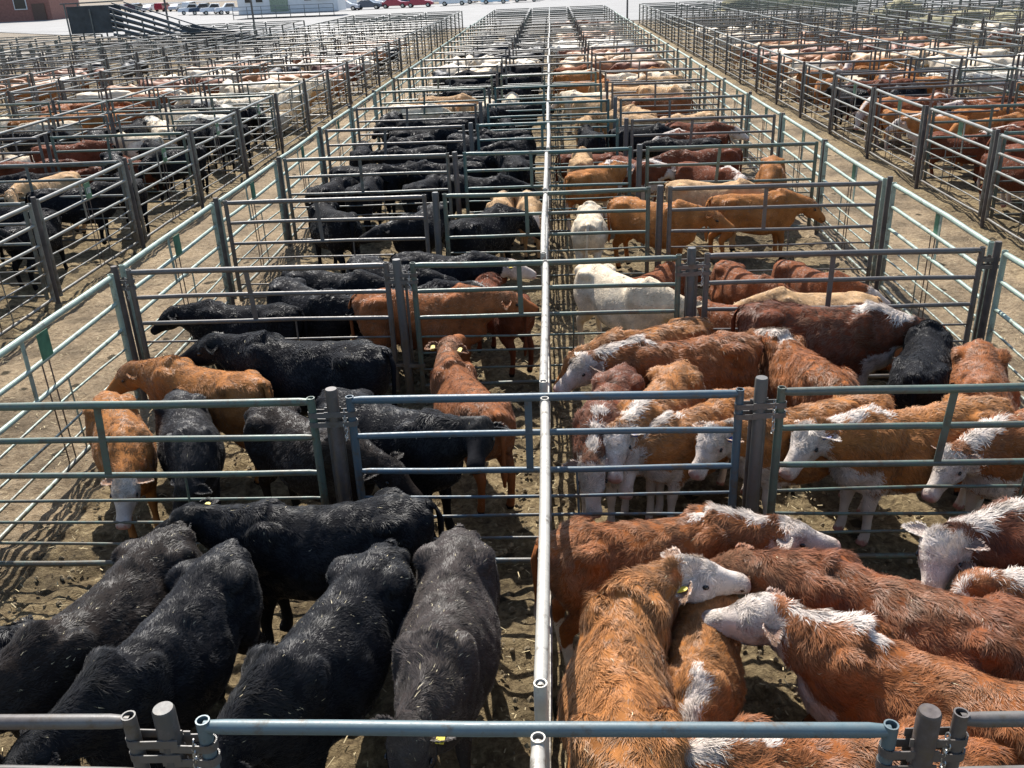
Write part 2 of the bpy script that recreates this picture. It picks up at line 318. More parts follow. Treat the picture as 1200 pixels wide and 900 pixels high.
def build_cow(pose, voxel=.022, strands=0, seed=0, pattern='none', shag=1.0, lie=False, straw=0, dust=.05):
    """returns body mesh, fur mesh (or None), landmarks. pose = (neck yaw, neck elevation, head yaw, head pitch, bend)"""
    ny, ne, hy, hp, bend = pose
    rs = np.random.default_rng(seed+100)
    X, Y, Z = Vector((1,0,0)), Vector((0,1,0)), Vector((0,0,1))
    dz = -.44 if lie else 0
    def off(x): return bend*(x+.3)**2 if x > -.3 else -bend*.4*(x+.3)**2
    V = []; F = []
    def add(vf):
        b = len(V); V.extend(vf[0]); F.extend([tuple(b+i for i in q) for q in vf[1]])
    fat = 1.07 + .04*rs.normal()
    T = [(-.83,1.08,.90,.05),(-.80,1.12,.80,.12),(-.74,1.165,.66,.19),(-.62,1.19,.57,.245),(-.48,1.20,.53,.262),(-.32,1.18,.53,.245),
         (-.15,1.165,.48,.285),(.02,1.155,.445,.305),(.16,1.16,.43,.285),(.30,1.19,.44,.240),(.42,1.21,.46,.215),(.54,1.18,.50,.20),(.63,1.12,.55,.165),(.70,1.03,.62,.11)]
    rings = []
    for x, t, b, w in T:
        if lie: b = max(b, .475)
        w = w*fat*(1.12 if lie else 1)
        d = Vector((1, 2*bend*(x+.3) if x > -.3 else 0, 0)).normalized(); sd = Vector((-d.y, d.x, 0))
        rings.append((Vector((x, off(x), (t+b)/2+dz)), sd, Z, w, (t-b)/2, .30))
    add(loft(rings, 22))
    for sgn in (-1, 1):
        add(ellipsoid((-.50, sgn*.185+off(-.5), 1.09+dz), (.13,.085,.07)))       # hip bone
        add(ellipsoid((-.77, sgn*.085+off(-.8), 1.05+dz), (.065,.06,.08)))         # pin bone
        add(ellipsoid((.38, sgn*.165+off(.38), .95+dz), (.16,.085,.24)))         # shoulder
        add(ellipsoid((-.56, sgn*.15+off(-.55), .86+dz), (.21,.125,.29)))        # thigh
    add(ellipsoid((-.77, off(-.8), 1.125+dz), (.09,.045,.04))); add(ellipsoid((.38, off(.38), 1.16+dz), (.17,.06,.045)))
    # legs
    def leg(pts, rr):
        P = [Vector(p) for p in pts]; rg = []
        for i, p in enumerate(P):
            d = (P[min(i+1,len(P)-1)]-P[max(i-1,0)]).normalized(); sd = d.cross(X).normalized() if abs(d.x) < .95 else Y
            rg.append((p, sd, sd.cross(d).normalized(), rr[i]*.85, rr[i]*1.08, 0))
        add(loft(rg, 12))
    stg = rs.uniform(-.09,.09,4)
    hoofs = []
    if not lie:
        for i, sgn in enumerate((-1, 1)):
            a = stg[i]; o = off(.4)
            leg([(.38,sgn*.13+o,.78),(.40,sgn*.135+o,.60),(.42+a*.4,sgn*.13+o,.47),(.43+a*.7,sgn*.125+o,.36),(.425+a*.9,sgn*.125+o,.24),(.42+a,sgn*.125+o,.12),(.44+a,sgn*.125+o,.05),(.465+a,sgn*.125+o,0.0)],
                [.12,.095,.066,.060,.042,.045,.050,.056]); hoofs.append((.46+a, sgn*.125+o))
            a = stg[2+i]; o = off(-.6)
            leg([(-.52,sgn*.15+o,.85),(-.47,sgn*.16+o,.66),(-.55+a*.4,sgn*.155+o,.54),(-.685+a*.7,sgn*.15+o,.42),(-.68+a*.9,sgn*.15+o,.28),(-.655+a,sgn*.15+o,.12),(-.635+a,sgn*.15+o,.05),(-.61+a,sgn*.15+o,0.0)],
                [.17,.135,.095,.062,.045,.046,.050,.056]); hoofs.append((-.61+a, sgn*.15+o))
    else:
        for sgn in (-1, 1):
            leg([(.40,sgn*.2,.25),(.62,sgn*.21,.16),(.72,sgn*.2,.07),(.55,sgn*.2,.05),(.40,sgn*.22,.045)],[.11,.075,.055,.04,.05])
            leg([(-.5,sgn*.2,.3),(-.22,sgn*.31,.2),(-.18,sgn*.34,.08),(-.42,sgn*.36,.055),(-.60,sgn*.35,.05)],[.18,.13,.08,.05,.05])
    # neck
    nd = Vector((cos(rad(ne))*cos(rad(ny)), cos(rad(ne))*sin(rad(ny)), sin(rad(ne))))
    d0 = Vector((1, 2*bend*.7, .12)).normalized(); N0 = Vector((.42, off(.42), .965+dz)); NL = .41
    def npos(t): return N0 + d0*(NL*(t-.5*t*t)) + nd*(NL*.5*t*t) + nd*(NL*.30*t)
    neck = []; npts = []
    for t in np.linspace(0, 1, 8):
        d = (npos(t+.01)-npos(t-.01)).normalized(); sd = Z.cross(d).normalized(); up = d.cross(sd)
        h = .212*(1-t)**1.2+.125; w = .15*(1-t)+.095
        c = npos(t) - up*(.03*(1-t)); neck.append((c, sd, up, w, h*.98, .30)); npts.append((c, sd, up, h))
    add(loft(neck, 18))
    # head
    hd = Vector((cos(rad(hp))*cos(rad(hy)), cos(rad(hp))*sin(rad(hy)), sin(rad(hp))))
    hs = Z.cross(hd).normalized(); hu = hd.cross(hs)
    poll = npos(1) + hu*.055 - hd*.06; HL = .49
    HR = [(-.08,.055,.06,-.09),(.0,.095,.105,-.065),(.10,.118,.125,-.075),(.24,.120,.142,-.095),(.36,.114,.138,-.100),(.48,.092,.118,-.098),(.58,.074,.098,-.096),(.70,.064,.084,-.097),(.80,.070,.076,-.100),(.89,.073,.068,-.102),(.95,.070,.060,-.104),(.985,.050,.044,-.106)]
    hr = []
    for t, w, h, o in HR: hr.append((poll + hd*(t*HL) + hu*o, hs, hu, w*1.09, h*1.03, .12))
    add(loft(hr, 18))
    for sgn in (-1, 1):
        add(ellipsoid(poll+hd*(.30*HL)+hs*(sgn*.088)+hu*(-.03), (.045,.03,.03), Matrix((hd, hs, hu)).transposed()))   # brow
    src = bpy.data.meshes.new('src'); src.from_pydata([tuple(v) for v in V], [], F); src.update()
    ob = bpy.data.objects.new('src', src); C.objects.link(ob)
    md = ob.modifiers.new('r', 'REMESH'); md.mode = 'VOXEL'; md.voxel_size = voxel; md.adaptivity = 0
    sm = ob.modifiers.new('s', 'SMOOTH'); sm.factor = .5; sm.iterations = max(3, int(.022/voxel*9))
    dg = bpy.context.evaluated_depsgraph_get(); ev = ob.evaluated_get(dg); me = bpy.data.meshes.new_from_object(ev)
    bpy.data.objects.remove(ob); bpy.data.meshes.remove(src)
    nv = len(me.vertices); P = np.empty(nv*3, np.float32); me.vertices.foreach_get('co', P); P = P.reshape(-1,3).astype(np.float64)
    Nn = np.empty(nv*3, np.float32); me.vertices.foreach_get('normal', Nn); Nn = Nn.reshape(-1,3).astype(np.float64)
    sn = SN(seed+5, 9); sn2 = SN(seed+6, 22)
    lump = sn(P)*.006 + sn2(P)*.004*shag
    body_w = np.clip((P[:,2]-.45)/.15, 0, 1)
    P = P + Nn*(lump*body_w)[:,None]
    nq = len(me.polygons); li = np.empty(len(me.loops), np.int32); me.loops.foreach_get('vertex_index', li)
    ltot = np.empty(nq, np.int32); me.polygons.foreach_get('loop_total', ltot)
    faces = li.reshape(-1,4) if (ltot == 4).all() else None
    if faces is None:
        faces = np.array([(list(p.vertices)+[p.vertices[-1]])[:4] for p in me.polygons])
    bpy.data.meshes.remove(me)

    # regions --------------------------------------------------------
    hpoll = np.array(poll); HD, HS, HU = map(np.array, (hd, hs, hu))
    def regions(Q):
        rel = Q-hpoll; th = rel@HD/HL; sh = rel@HS; uh = rel@HU
        inhead = (th > -.12) & (th < 1.15) & (np.abs(sh) < .16) & (uh > -.24) & (uh < .09)
        best = np.full(len(Q), 9.); tn = np.zeros(len(Q)); un = np.zeros(len(Q)); sd_ = np.zeros(len(Q))
        for i, (c, sd, up, h) in enumerate(npts):
            r = Q-np.array(c); d = np.linalg.norm(r, axis=1); k = d/h < best
            best = np.where(k, d/h, best); tn = np.where(k, i/7, tn); un = np.where(k, (r@np.array(up))/h, un); sd_ = np.where(k, r@np.array(sd), sd_)
        inneck = (best < 1.25) & ~inhead & (Q[:,0] > .42)
        return th, sh, uh, inhead, inneck, tn, un, sd_
    pn = SN(seed+9, 14); pn2 = SN(seed+19, 40)
    def paint(Q):
        th, sh, uh, ih, inn, tn, un, sd_ = regions(Q)
        w = np.zeros(len(Q)); j = pn(Q)*.03+pn2(Q)*.012
        zz = Q[:,2]-dz
        face = ih & (th+j*1.5 > (.02 if pattern != 'blaze' else .1))
        if pattern == 'blaze': face &= (np.abs(sh)+j < .045) & (uh > -.05) & (th < .75)
        if pattern == 'patch': face &= ~((np.abs(sh)+j*2 > .04) & (th < .45) & (uh > -.16) & (th > .02))
        if pattern in ('full', 'face', 'patch'):
            face |= ih & (th > -.12) & (uh < -.06)
        if pattern in ('full','face','blaze','patch'): w[face] = 1
        if pattern in ('full','patch','mane'):
            crest = (Q[:,0] > .28) & (Q[:,0] < .75) & (zz > 1.08) & (np.abs(Q[:,1]-bend*(Q[:,0]+.3)**2)+j*1.4 < .05) & ~ih
            crest |= inn & (un > .5) & (np.abs(sd_)+j < .05)
            if pattern == 'mane': crest = (Q[:,0] > .30) & (zz > 1.08) & (np.abs(sd_)+j < .09) & ~ih
            w[crest] = 1
            thr = inn & (un < -.55+j*3); w[thr] = 1
            w[(zz < .56+j) & (np.abs(Q[:,1]) < .2) & (Q[:,0] < .7) & (Q[:,0] > -.6)] = 1
            w[(zz < .30+j)] = 1
        g = np.zeros(len(Q))
        g[ih & (th > .90) & (uh > -.125)] = .45; g[ih & (th > .955)] = .8
        ed_ = np.minimum(np.linalg.norm(Q-(hpoll+HD*(.345*HL)+HS*.116-HU*.058),axis=1), np.linalg.norm(Q-(hpoll+HD*(.345*HL)-HS*.116-HU*.058),axis=1)); g[ed_ < .032] = .55
        g[ih & (th > .74) & (np.abs(uh+.122) < .006)] = .9
        g[(zz < .055) & ~ih] = 1
        nost = np.minimum(np.linalg.norm(Q-(hpoll+HD*HL*.97+HS*.044-HU*.070),axis=1), np.linalg.norm(Q-(hpoll+HD*HL*.97-HS*.044-HU*.070),axis=1))
        return w, g, nost
    w, g, nost = paint(P)
    col = np.zeros((len(P),4)); col[:,0] = w; col[:,1] = np.where(nost < .019, 1, g); col[:,2] = .5
    col[:,2] = np.clip(.5 + .05*sn2(P), .3, .7)
    verts = [P]; fcs = [faces]; cols = [col]; mats_ = [np.zeros(len(faces), np.int32)]; base = len(P)
    def append(vv, ff, c, mi):
        nonlocal base
        vv = np.array([tuple(q) for q in vv], float); cc = np.tile(np.array(c, float), (len(vv),1))
        ff4 = []
        for q in ff:
            if len(q) == 4: ff4.append(q)
            elif len(q) == 3: ff4.append((q[0],q[1],q[2],q[2]))
            else:
                for i in range(1, len(q)-1, 2): ff4.append((q[0], q[i], q[i+1], q[min(i+2, len(q)-1)]))
        verts.append(vv); fcs.append(np.array(ff4)+base); cols.append(cc); mats_.append(np.full(len(ff4), mi, np.int32)); base += len(vv)
    # ears, eyes, tail belong to the body
    ears = []; earpts = []
    for sgn in (-1, 1):
        ax = (hs*(sgn*.93) - hd*.25 + hu*rs.uniform(-.30,.12)).normalized(); sd = (hd*.8 + hu*.35*1).normalized(); sd = (sd - ax*sd.dot(ax)).normalized(); nn = ax.cross(sd)*(-sgn)
        b0 = poll + hd*.055 + hs*(sgn*.085) - hu*.055; vv = []; ff = []
        L_, n_, m_ = .155, 7, 6
        for face_ in (0, 1):
            for i in range(n_+1):
                t = i/n_; wd = .046*math.sin(PI*min(1, t*.93+.10))**.75 + .004
                for k in range(m_+1):
                    u = k/m_*2-1
                    p = b0 + ax*(t*L_) + sd*(u*wd) + nn*((u*u)*wd*.75 - .02*t + (0.009 if face_ else 0)*(1-t*.6)*(1-u*u))
                    vv.append(p)
        S_ = (n_+1)*(m_+1)
        for fc in (0, 1):
            for i in range(n_):
                for k in range(m_):
                    a = fc*S_+i*(m_+1)+k; q = (a, a+1, a+m_+2, a+m_+1); ff.append(q if fc else q[::-1])
        we = 1.0 if pattern in ('full',) and rs.random() < .35 else (.25 if pattern in ('full','face','patch') else 0)
        append(vv[:S_], ff[:n_*m_], (we,0,.5,0), 0)
        append(vv[S_:], [tuple(i-S_ for i in q) for q in ff[n_*m_:]], (min(1, we+.2), .25, .42, 0), 0)
        for q_ in range(500):
            t_ = rs.uniform(.02, 1); u_ = float(np.clip(rs.normal()*.8, -1, 1)); wd_ = .046*math.sin(PI*min(1, t_*.93+.10))**.75 + .004
            P_ = b0 + ax*(t_*L_) + sd*(u_*wd_) + nn*((u_*u_)*wd_*.75 - .02*t_ + .004)
            earpts.append((np.array(P_), np.array(nn)*-1 if rs.random() < .6 else np.array(nn), np.array(ax*.9+sd*(u_*.35)-hd*.2), min(1, we + (.5 if pattern in ('full','face') and abs(u_) > .85 and rs.random() < .5 else 0))))
        ears.append((b0 + ax*.075, ax, sd, nn))
        e = poll + hd*(.345*HL) + hs*(sgn*.121) - hu*.058
        v_, f_ = ellipsoid(e, (.021,.012,.016), Matrix((hd, hs, hu)).transposed(), 10, 7); append(v_, f_, (0,1,.5,0), 1)
    # tail
    tw = rs.uniform(-.05,.05); tp = [(-.80, 0, 1.13), (-.86, .0, 1.09), (-.885, tw*.3, .98), (-.88, tw*.6, .82), (-.875, tw, .66), (-.87, tw, .52), (-.865, tw*1.2, .38)]
    rr = [.04,.034,.026,.021,.019,.036,.010]
    if lie: tp = [(x, y, max(.05, z+dz)) for x, y, z in tp]
    tr = []
    for i, p in enumerate(tp):
        tr.append((Vector((p[0], p[1]+off(-.8), p[2])), Y, X if i > 1 else Vector((.5,0,.87)), rr[i], rr[i], 0))
    v_, f_ = loft(tr, 8); append(v_, f_, (0,0,.5,0), 0)
    cols[-1][8*5:, 0] = 1.0 if pattern in ('full','mane','patch') else 0
    allv = np.concatenate(verts); allf = np.concatenate(fcs); allc = np.concatenate(cols); allm = np.concatenate(mats_)
    tri = allf[:,2] == allf[:,3]
    me = bpy.data.meshes.new('cow_body')
    cnt = np.where(tri, 3, 4); mask = np.ones(allf.shape, bool); mask[tri, 3] = False
    me.vertices.add(len(allv)); me.vertices.foreach_set('co', allv.astype(np.float32).ravel())
    me.loops.add(int(cnt.sum())); me.loops.foreach_set('vertex_index', allf[mask].astype(np.int32))
    me.polygons.add(len(allf)); me.polygons.foreach_set('loop_start', np.concatenate([[0], np.cumsum(cnt)[:-1]]).astype(np.int32))
    me.polygons.foreach_set('material_index', allm); me.polygons.foreach_set('use_smooth', np.ones(len(allf), bool))
    me.materials.append(HIDE); me.materials.append(EYE)
    me.update(calc_edges=True); me.validate()
    a = me.color_attributes.new('pat', 'FLOAT_COLOR', 'POINT'); a.data.foreach_set('color', allc.astype(np.float32).ravel())
    fur = None
    if strands:
        # ---- hair strands
        v0, v1, v2, v3 = (P[faces[:,i]] for i in range(4))
        ar = np.linalg.norm(np.cross(v2-v0, v3-v1), axis=1)/2
        cen = (v0+v1+v2+v3)/4
        wgt = ar*np.clip((cen[:,2]-(.12 if lie else .42))/.2+.15, .06, 1)
        thc, _, _, ihc, _, _, _, _ = regions(cen); wgt = wgt*np.where(ihc, 4.5, 1)*np.where(ihc & (thc > .93), 0.05, 1)
        idx = RNG.choice(len(faces), strands, p=wgt/wgt.sum())
        u = RNG.random((strands,1)); t = RNG.random((strands,1))
        p = (v0[idx]*(1-u)+v1[idx]*u)*(1-t) + (v3[idx]*(1-u)+v2[idx]*u)*t
        nrm = np.cross(v2-v0, v3-v1); nrm /= np.linalg.norm(nrm, axis=1)[:,None]+1e-9
        # smooth vertex normals
        vn = np.zeros_like(P)
        for i in range(4): np.add.at(vn, faces[:,i], nrm)
        vn /= np.linalg.norm(vn, axis=1)[:,None]+1e-9
        n = (vn[faces[idx,0]]*(1-u)+vn[faces[idx,1]]*u)*(1-t) + (vn[faces[idx,3]]*(1-u)+vn[faces[idx,2]]*u)*t
        n /= np.linalg.norm(n, axis=1)[:,None]
        th, sh, uh, ih, inn, tn, un, sd_ = regions(p)
        flow = np.tile(np.array([-1.0, 0, -.40]), (strands,1))
        side = np.clip(np.abs(n[:,1]), 0, 1); flow[:,2] -= side*.9
        flow[inn] = -np.array(nd)*1.0 + np.array([0,0,-.5])
        flow[ih] = -HD
        flow = flow - n*(flow*n).sum(1)[:,None]
        flow /= np.linalg.norm(flow, axis=1)[:,None]+1e-6
        bt = np.cross(n, flow)
        s1, s2, s3 = SN(seed+31, 7), SN(seed+32, 26), SN(seed+33, 45)
        ang = s1(p)*.45 + s2(p)*.50*shag + RNG.normal(size=strands)*.17 + s3(p)*.28*shag
        curl = np.where(ih & (th < .5), 2.2, 1.0); ang = ang*curl
        d = flow*np.cos(ang)[:,None] + bt*np.sin(ang)[:,None]
        L = .042*shag*np.clip(1+.35*s2(p[:, ::-1])+.22*RNG.normal(size=strands), .35, 1.9)
        L *= np.where(ih & (th < .38) & (uh > -.05), 1.05, np.where(ih, .58, 1.))*np.where(p[:,2] < (.0 if lie else .5), .6, 1.)*np.where(ih & (th > .5), .5, 1)*np.where((un > .55) & inn, 1.35, 1.)
        lift = .22 + .20*s3(p[:, [1,2,0]])*shag + .10*RNG.normal(size=strands)
        lift = np.clip(lift, .06, .95)
        d1 = d + n*lift[:,None]; d1 /= np.linalg.norm(d1, axis=1)[:,None]
        cv = RNG.normal(size=strands)*.35
        d2 = d + np.cross(n, d)*cv[:,None] + n*(lift*.30-.05)[:,None]; d2 /= np.linalg.norm(d2, axis=1)[:,None]
        a0 = p - n*.002; a1 = a0 + d1*(L*.5)[:,None]; a2 = a1 + d2*(L*.5)[:,None]
        wd = (.0020+.0014*RNG.random(strands))*{True: .78, False: 1.0}[strands > 60000]*max(1, (30000/strands)**.5)
        bb = np.cross(n, d); bb /= np.linalg.norm(bb, axis=1)[:,None]
        w0 = bb*wd[:,None]
        if earpts:
            ne_ = min(len(p)//6, 1600 if strands > 30000 else 500); k_ = np.arange(strands-ne_, strands)
            E = [earpts[q] for q in RNG.integers(0, len(earpts), ne_)]
            e0 = np.array([q[0] for q in E]); en = np.array([q[1] for q in E]); ed = np.array([q[2] for q in E]); ed = ed + RNG.normal(size=ed.shape)*.15
            ed /= np.linalg.norm(ed, axis=1)[:,None]; el = .014+.014*RNG.random(ne_)
            p[k_] = e0; a0[k_] = e0; a1[k_] = e0 + (ed + en*.25)*(el*.5)[:,None]; a2[k_] = a1[k_] + (ed+en*.1)*(el*.5)[:,None]
            wb = np.cross(en, ed); w0[k_] = wb/np.linalg.norm(wb, axis=1)[:,None]*.0022; n[k_] = en; d[k_] = ed; bb[k_] = wb; earw = np.array([q[3] for q in E])
        vv = np.stack([a0+w0, a0-w0, a1+w0*.85, a1-w0*.85, a2], axis=1).reshape(-1,3)
        b5 = np.arange(strands)[:,None]*5
        quads = b5 + np.array([[0,1,3,2]]); tris = b5 + np.array([[2,3,4]])
        li2 = np.concatenate([quads, tris], axis=1).astype(np.int32).ravel()
        fur = bpy.data.meshes.new('cow_fur')
        fur.vertices.add(len(vv)); fur.vertices.foreach_set('co', vv.astype(np.float32).ravel())
        fur.loops.add(len(li2)); fur.loops.foreach_set('vertex_index', li2)
        fur.polygons.add(strands*2); st = (np.arange(strands)[:,None]*7+np.array([[0,4]])).ravel().astype(np.int32)
        fur.polygons.foreach_set('loop_start', st); fur.polygons.foreach_set('use_smooth', np.ones(strands*2, bool))
        fur.materials.append(HAIR); fur.update(calc_edges=True)
        jit = RNG.normal(size=p.shape)*.010
        w_, g_, _ = paint(p+jit)
        if earpts: w_ = w_.copy(); g_ = g_.copy(); w_[k_] = earw; g_[k_] = 0
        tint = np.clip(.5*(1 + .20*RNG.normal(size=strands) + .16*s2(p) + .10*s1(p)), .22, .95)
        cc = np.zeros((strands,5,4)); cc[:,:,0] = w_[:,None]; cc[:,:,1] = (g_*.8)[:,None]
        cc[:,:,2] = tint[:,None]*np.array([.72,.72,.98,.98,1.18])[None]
        cc[:,2:4,3] = (dust*.35*np.clip(1+.8*s1(p[:, [2,0,1]]), 0, 2))[:,None]; cc[:,4,3] = dust*np.clip(1+.8*s1(p[:, [2,0,1]]), 0, 2)
        if straw:
            k = (RNG.random(strands) < straw) & (p[:,2] > .95); cc[k,:,3] = 1
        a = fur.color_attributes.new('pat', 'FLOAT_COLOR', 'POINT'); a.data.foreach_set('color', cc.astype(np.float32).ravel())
        # hair shades with the normal of the coat, tipped along the strand
        nn = n*1.0 - d*(.10+lift*.35)[:,None] + RNG.normal(size=n.shape)*.08 + bb*(RNG.normal(size=strands)*.10 + .20*s3(p))[:,None] + d*(.22*s2(p[:, [2,0,1]]))[:,None]
        nn /= np.linalg.norm(nn, axis=1)[:,None]
        n5 = np.repeat(nn, 5, axis=0).astype(np.float32)
        fur.normals_split_custom_set_from_vertices(n5)
    return me, fur, ears, (poll, hd, hs, hu)

COL = {'black': (.0095,.0095,.0112), 'blackbrown': (.019,.0145,.0125), 'blackgrey': (.019,.018,.019), 'greybrown': (.046,.037,.034),
       'red': (.245,.084,.027), 'redbrown': (.20,.066,.026), 'darkred': (.135,.042,.020), 'orange': (.32,.130,.040),
       'redorange': (.25,.092,.036), 'tan': (.46,.29,.15), 'cream': (.66,.55,.40), 'white': (.72,.66,.55)}
WORDC = {'black': 'black', 'blackbrown': 'brownish black', 'darkred': 'dark red', 'red': 'red', 'redbrown': 'red-brown', 'orange': 'orange-brown', 'tan': 'tan', 'cream': 'cream white', 'white': 'white', 'redorange': 'red-orange'}

def tag_mesh(mat_):
    b = MB(); b.tube([(0,0,-.001),(0,0,.004)], .022, 12); b.box((0,-.03,.0015), (.045,.05,.004)); return b.mesh('ear_tag', mat_)
TAGM = {'y': tag_mesh(TAGY), 'p': tag_mesh(TAGP), 'b': tag_mesh(TAGB)}
TAGS = {'a3':'y','a5':'y','d2':'y','d7':'y','d6':'y','e2':'p','c4':'b','c6':'b','b8':'b','b1':'y','c7':'b','e8':'y'}

def place_tag(root, ear, kind):
    p, ax, sd, nn = ear
    o = link('ear_tag', TAGM[kind], root)
    M = Matrix((sd, (ax*-1 if False else Vector((0,0,1))-nn*nn.z), nn)).transposed()
    y = (Vector((0,0,1))-nn*nn.z); y = y.normalized() if y.length > .1 else ax
    x = y.cross(nn).normalized()
    o.matrix_local = Matrix.Translation(p+nn*.012) @ Matrix((x, y, nn)).transposed().to_4x4()

def alpha_of(p): return 0.0 if p == 'none' else 1.0
placed = []
import time; T0 = time.time()
for ci, (cid, x, y, hd_, sc, ny, ne, hy, hp, colr, pat, lie, label) in enumerate(COWS):
    near = cid[0] in 'ab'; mid = cid[0] in 'cd'
    ns = 105000 if near else (50000 if mid else (20000 if cid[0] in 'ef' else 11000))
    vx = .018 if near else (.022 if mid else .027)
    shag = 1.15 if colr in ('red','orange','redbrown','darkred') and cid[0] in 'bc' else (.78 if near else .75)
    if cid in ('e1','e3','d7','e6'): shag = .7
    if colr in ('cream','tan'): shag = .6
    bend = max(-.30, min(.30, ny/180*.7))
    me, fur, ears, _ = build_cow((ny, ne, hy, hp, bend), vx, ns, seed=ci*13+3, pattern=pat, shag=shag, lie=bool(lie), straw=.006 if cid in ('a4','a5','a1') else .0015, dust=.015 if colr.startswith('black') else (.05 if colr == 'greybrown' else .11))
    root = empty('cow', (x, y, 0), rad(hd_), label, 'cow', 'cattle standing in the pens'); root.scale = (sc, sc, sc)
    c4 = (*COL[colr], alpha_of(pat))
    b = link('body', me, root, c4)
    if fur: link('fur', fur, root, c4)
    if cid in TAGS:
        place_tag(root, ears[1 if cid in ('a5','d6','e2','c4','c6','b8','c7') else 0], TAGS[cid])
        if cid == 'd6': place_tag(root, ears[0], 'y')
    placed.append((x, y, hd_, sc))
print('near cattle', round(time.time()-T0,1))

# pose library for the cattle further off
LIB = []
poses = [(0,5,5,-25,0,0),(20,-5,30,-35,.1,0),(-20,0,-30,-30,-.1,0),(0,-25,0,-50,0,0),(30,15,50,-15,.15,0),(-35,10,-60,-15,-.15,0),(10,0,15,-30,0,1),(0,15,-40,-10,0,0),(40,8,75,-25,.22,0),(-45,-15,-60,-45,-.22,0),(5,22,10,-5,.04,0),(15,-35,20,-60,.08,0)]
for i, p in enumerate(poses):
    for pat in ('none', 'full'):
        if pat == 'full' and i in (3, 6): continue
        me, fur, _, _ = build_cow(p[:5], .030, 7000, seed=900+i*7, pattern=pat, shag=.75, lie=bool(p[5]))
        LIB.append((pat, bool(p[5]), me, fur))
print('library', round(time.time()-T0,1))
libn = [l for l in LIB if l[0] == 'none']; libf = [l for l in LIB if l[0] == 'full']

def seg_pts(x, y, h, sc):
    c, s = cos(rad(h)), sin(rad(h)); return [(x+c*t*sc, y+s*t*sc) for t in (-.62,-.2,.2,.62)]
grid = []
for pl in placed: grid.append(seg_pts(*pl))
def clear(pts, dmin):
    for g in grid:
        if abs(g[1][0]-pts[1][0]) > 2.6 or abs(g[1][1]-pts[1][1]) > 2.6: continue
        for a in g:
            for b in pts:
                if (a[0]-b[0])**2 + (a[1]-b[1])**2 < dmin*dmin: return False
    return True
# pens: (x0, x1, row index, palette, how many, where)
K, T_, R_, W_ = 'black', 'tan', 'red', 'cream'
PENS = []
cl = {3: ('black',3), 4: ('black',5), 5: ('black',7), 6: ('black',6), 7: ('black tan',4), 8:('black',7), 9:('black',7), 10:('black black cream',6), 11:('cream',7), 12:('cream black',6), 13:('black',4), 14:('black',3), 16:('black',3)}
cr = {4: ('darkred orange',4), 5: ('darkred black',5), 6: ('redorange tan',4), 7: ('tan cream redorange',6), 8: ('orange tan cream',8), 9: ('orange cream tan',8), 10: ('orange redbrown tan',8), 11: ('tan cream',7), 12: ('redbrown orange',6), 13: ('cream white',7), 14: ('cream white',6), 15: ('cream orange',5), 16: ('orange tan',5), 18:('cream',4), 20:('redorange',3)}
for r, (pal, n) in cl.items(): PENS.append((-4.6, -.15, r, pal, n, 'left of the white divider', 'none'))
for r, (pal, n) in cr.items(): PENS.append((.15, 4.6, r, pal, n, 'right of the white divider', 'mix' if r < 7 else 'none'))
lb = {2:('black',6), 3:('black tan black',8), 4:('tan black black',8), 5:('black darkred',8), 6:('black cream black',8), 7:('cream black white',8), 8:('cream white',9), 9:('cream white tan',9), 10:('cream orange',6), 11:('black darkred',6), 12:('cream',5), 13:('redorange orange',5), 14:('black',4), 16:('orange',3)}
for r, (pal, n) in lb.items(): PENS.append((-12.4, -7.95, r, pal, n, 'beyond the alley on the left', 'none'))
lb2 = {4:('orange tan',5), 5:('tan redbrown',5), 6:('black cream',6), 7:('cream orange',7), 8:('redorange',6), 9:('orange cream',5), 10:('redorange',5), 11:('cream',4), 12:('orange',4), 13:('cream',3)}
for r, (pal, n) in lb2.items(): PENS.append((-17.2, -12.7, r, pal, n, 'two pens beyond the left alley', 'none'))
rb = {2:('darkred',3), 3:('darkred',6), 4:('darkred redbrown',8), 5:('darkred orange',8), 6:('redbrown orange',8), 7:('black darkred',8), 8:('black orange cream',7), 9:('cream orange',7), 10:('orange tan',7), 11:('redbrown cream',6), 12:('tan orange',6), 14:('orange cream',5), 16:('cream',4)}
for r, (pal, n) in rb.items(): PENS.append((8.1, 12.5, r, pal, n, 'beyond the alley on the right', 'mix'))
rb2 = {5:('redbrown',6), 6:('orange darkred',7), 7:('orange redbrown',7), 8:('cream white',8), 9:('white cream',8), 10:('cream tan',7), 11:('redbrown orange',6), 12:('orange cream',5), 14:('orange',5)}
for r, (pal, n) in rb2.items(): PENS.append((12.8, 17.2, r, pal, n, 'two pens beyond the right alley', 'mix'))
for r, (pal, n) in {8:('redorange',3), 9:('cream',4), 10:('orange',4), 11:('cream orange',5), 12:('redorange',5), 13:('black',4)}.items(): PENS.append((-24.8, -20.3, r, pal, n, 'past the second alley on the left', 'none'))
for r, (pal, n) in {9:('white cream',4), 10:('cream',5), 11:('cream white',6), 12:('cream redbrown',6), 13:('cream white',6), 14:('cream',5)}.items(): PENS.append((20.4, 29.6, r, pal, n, 'past the second alley on the right', 'mix'))
cand = []
prng = random.Random(11)
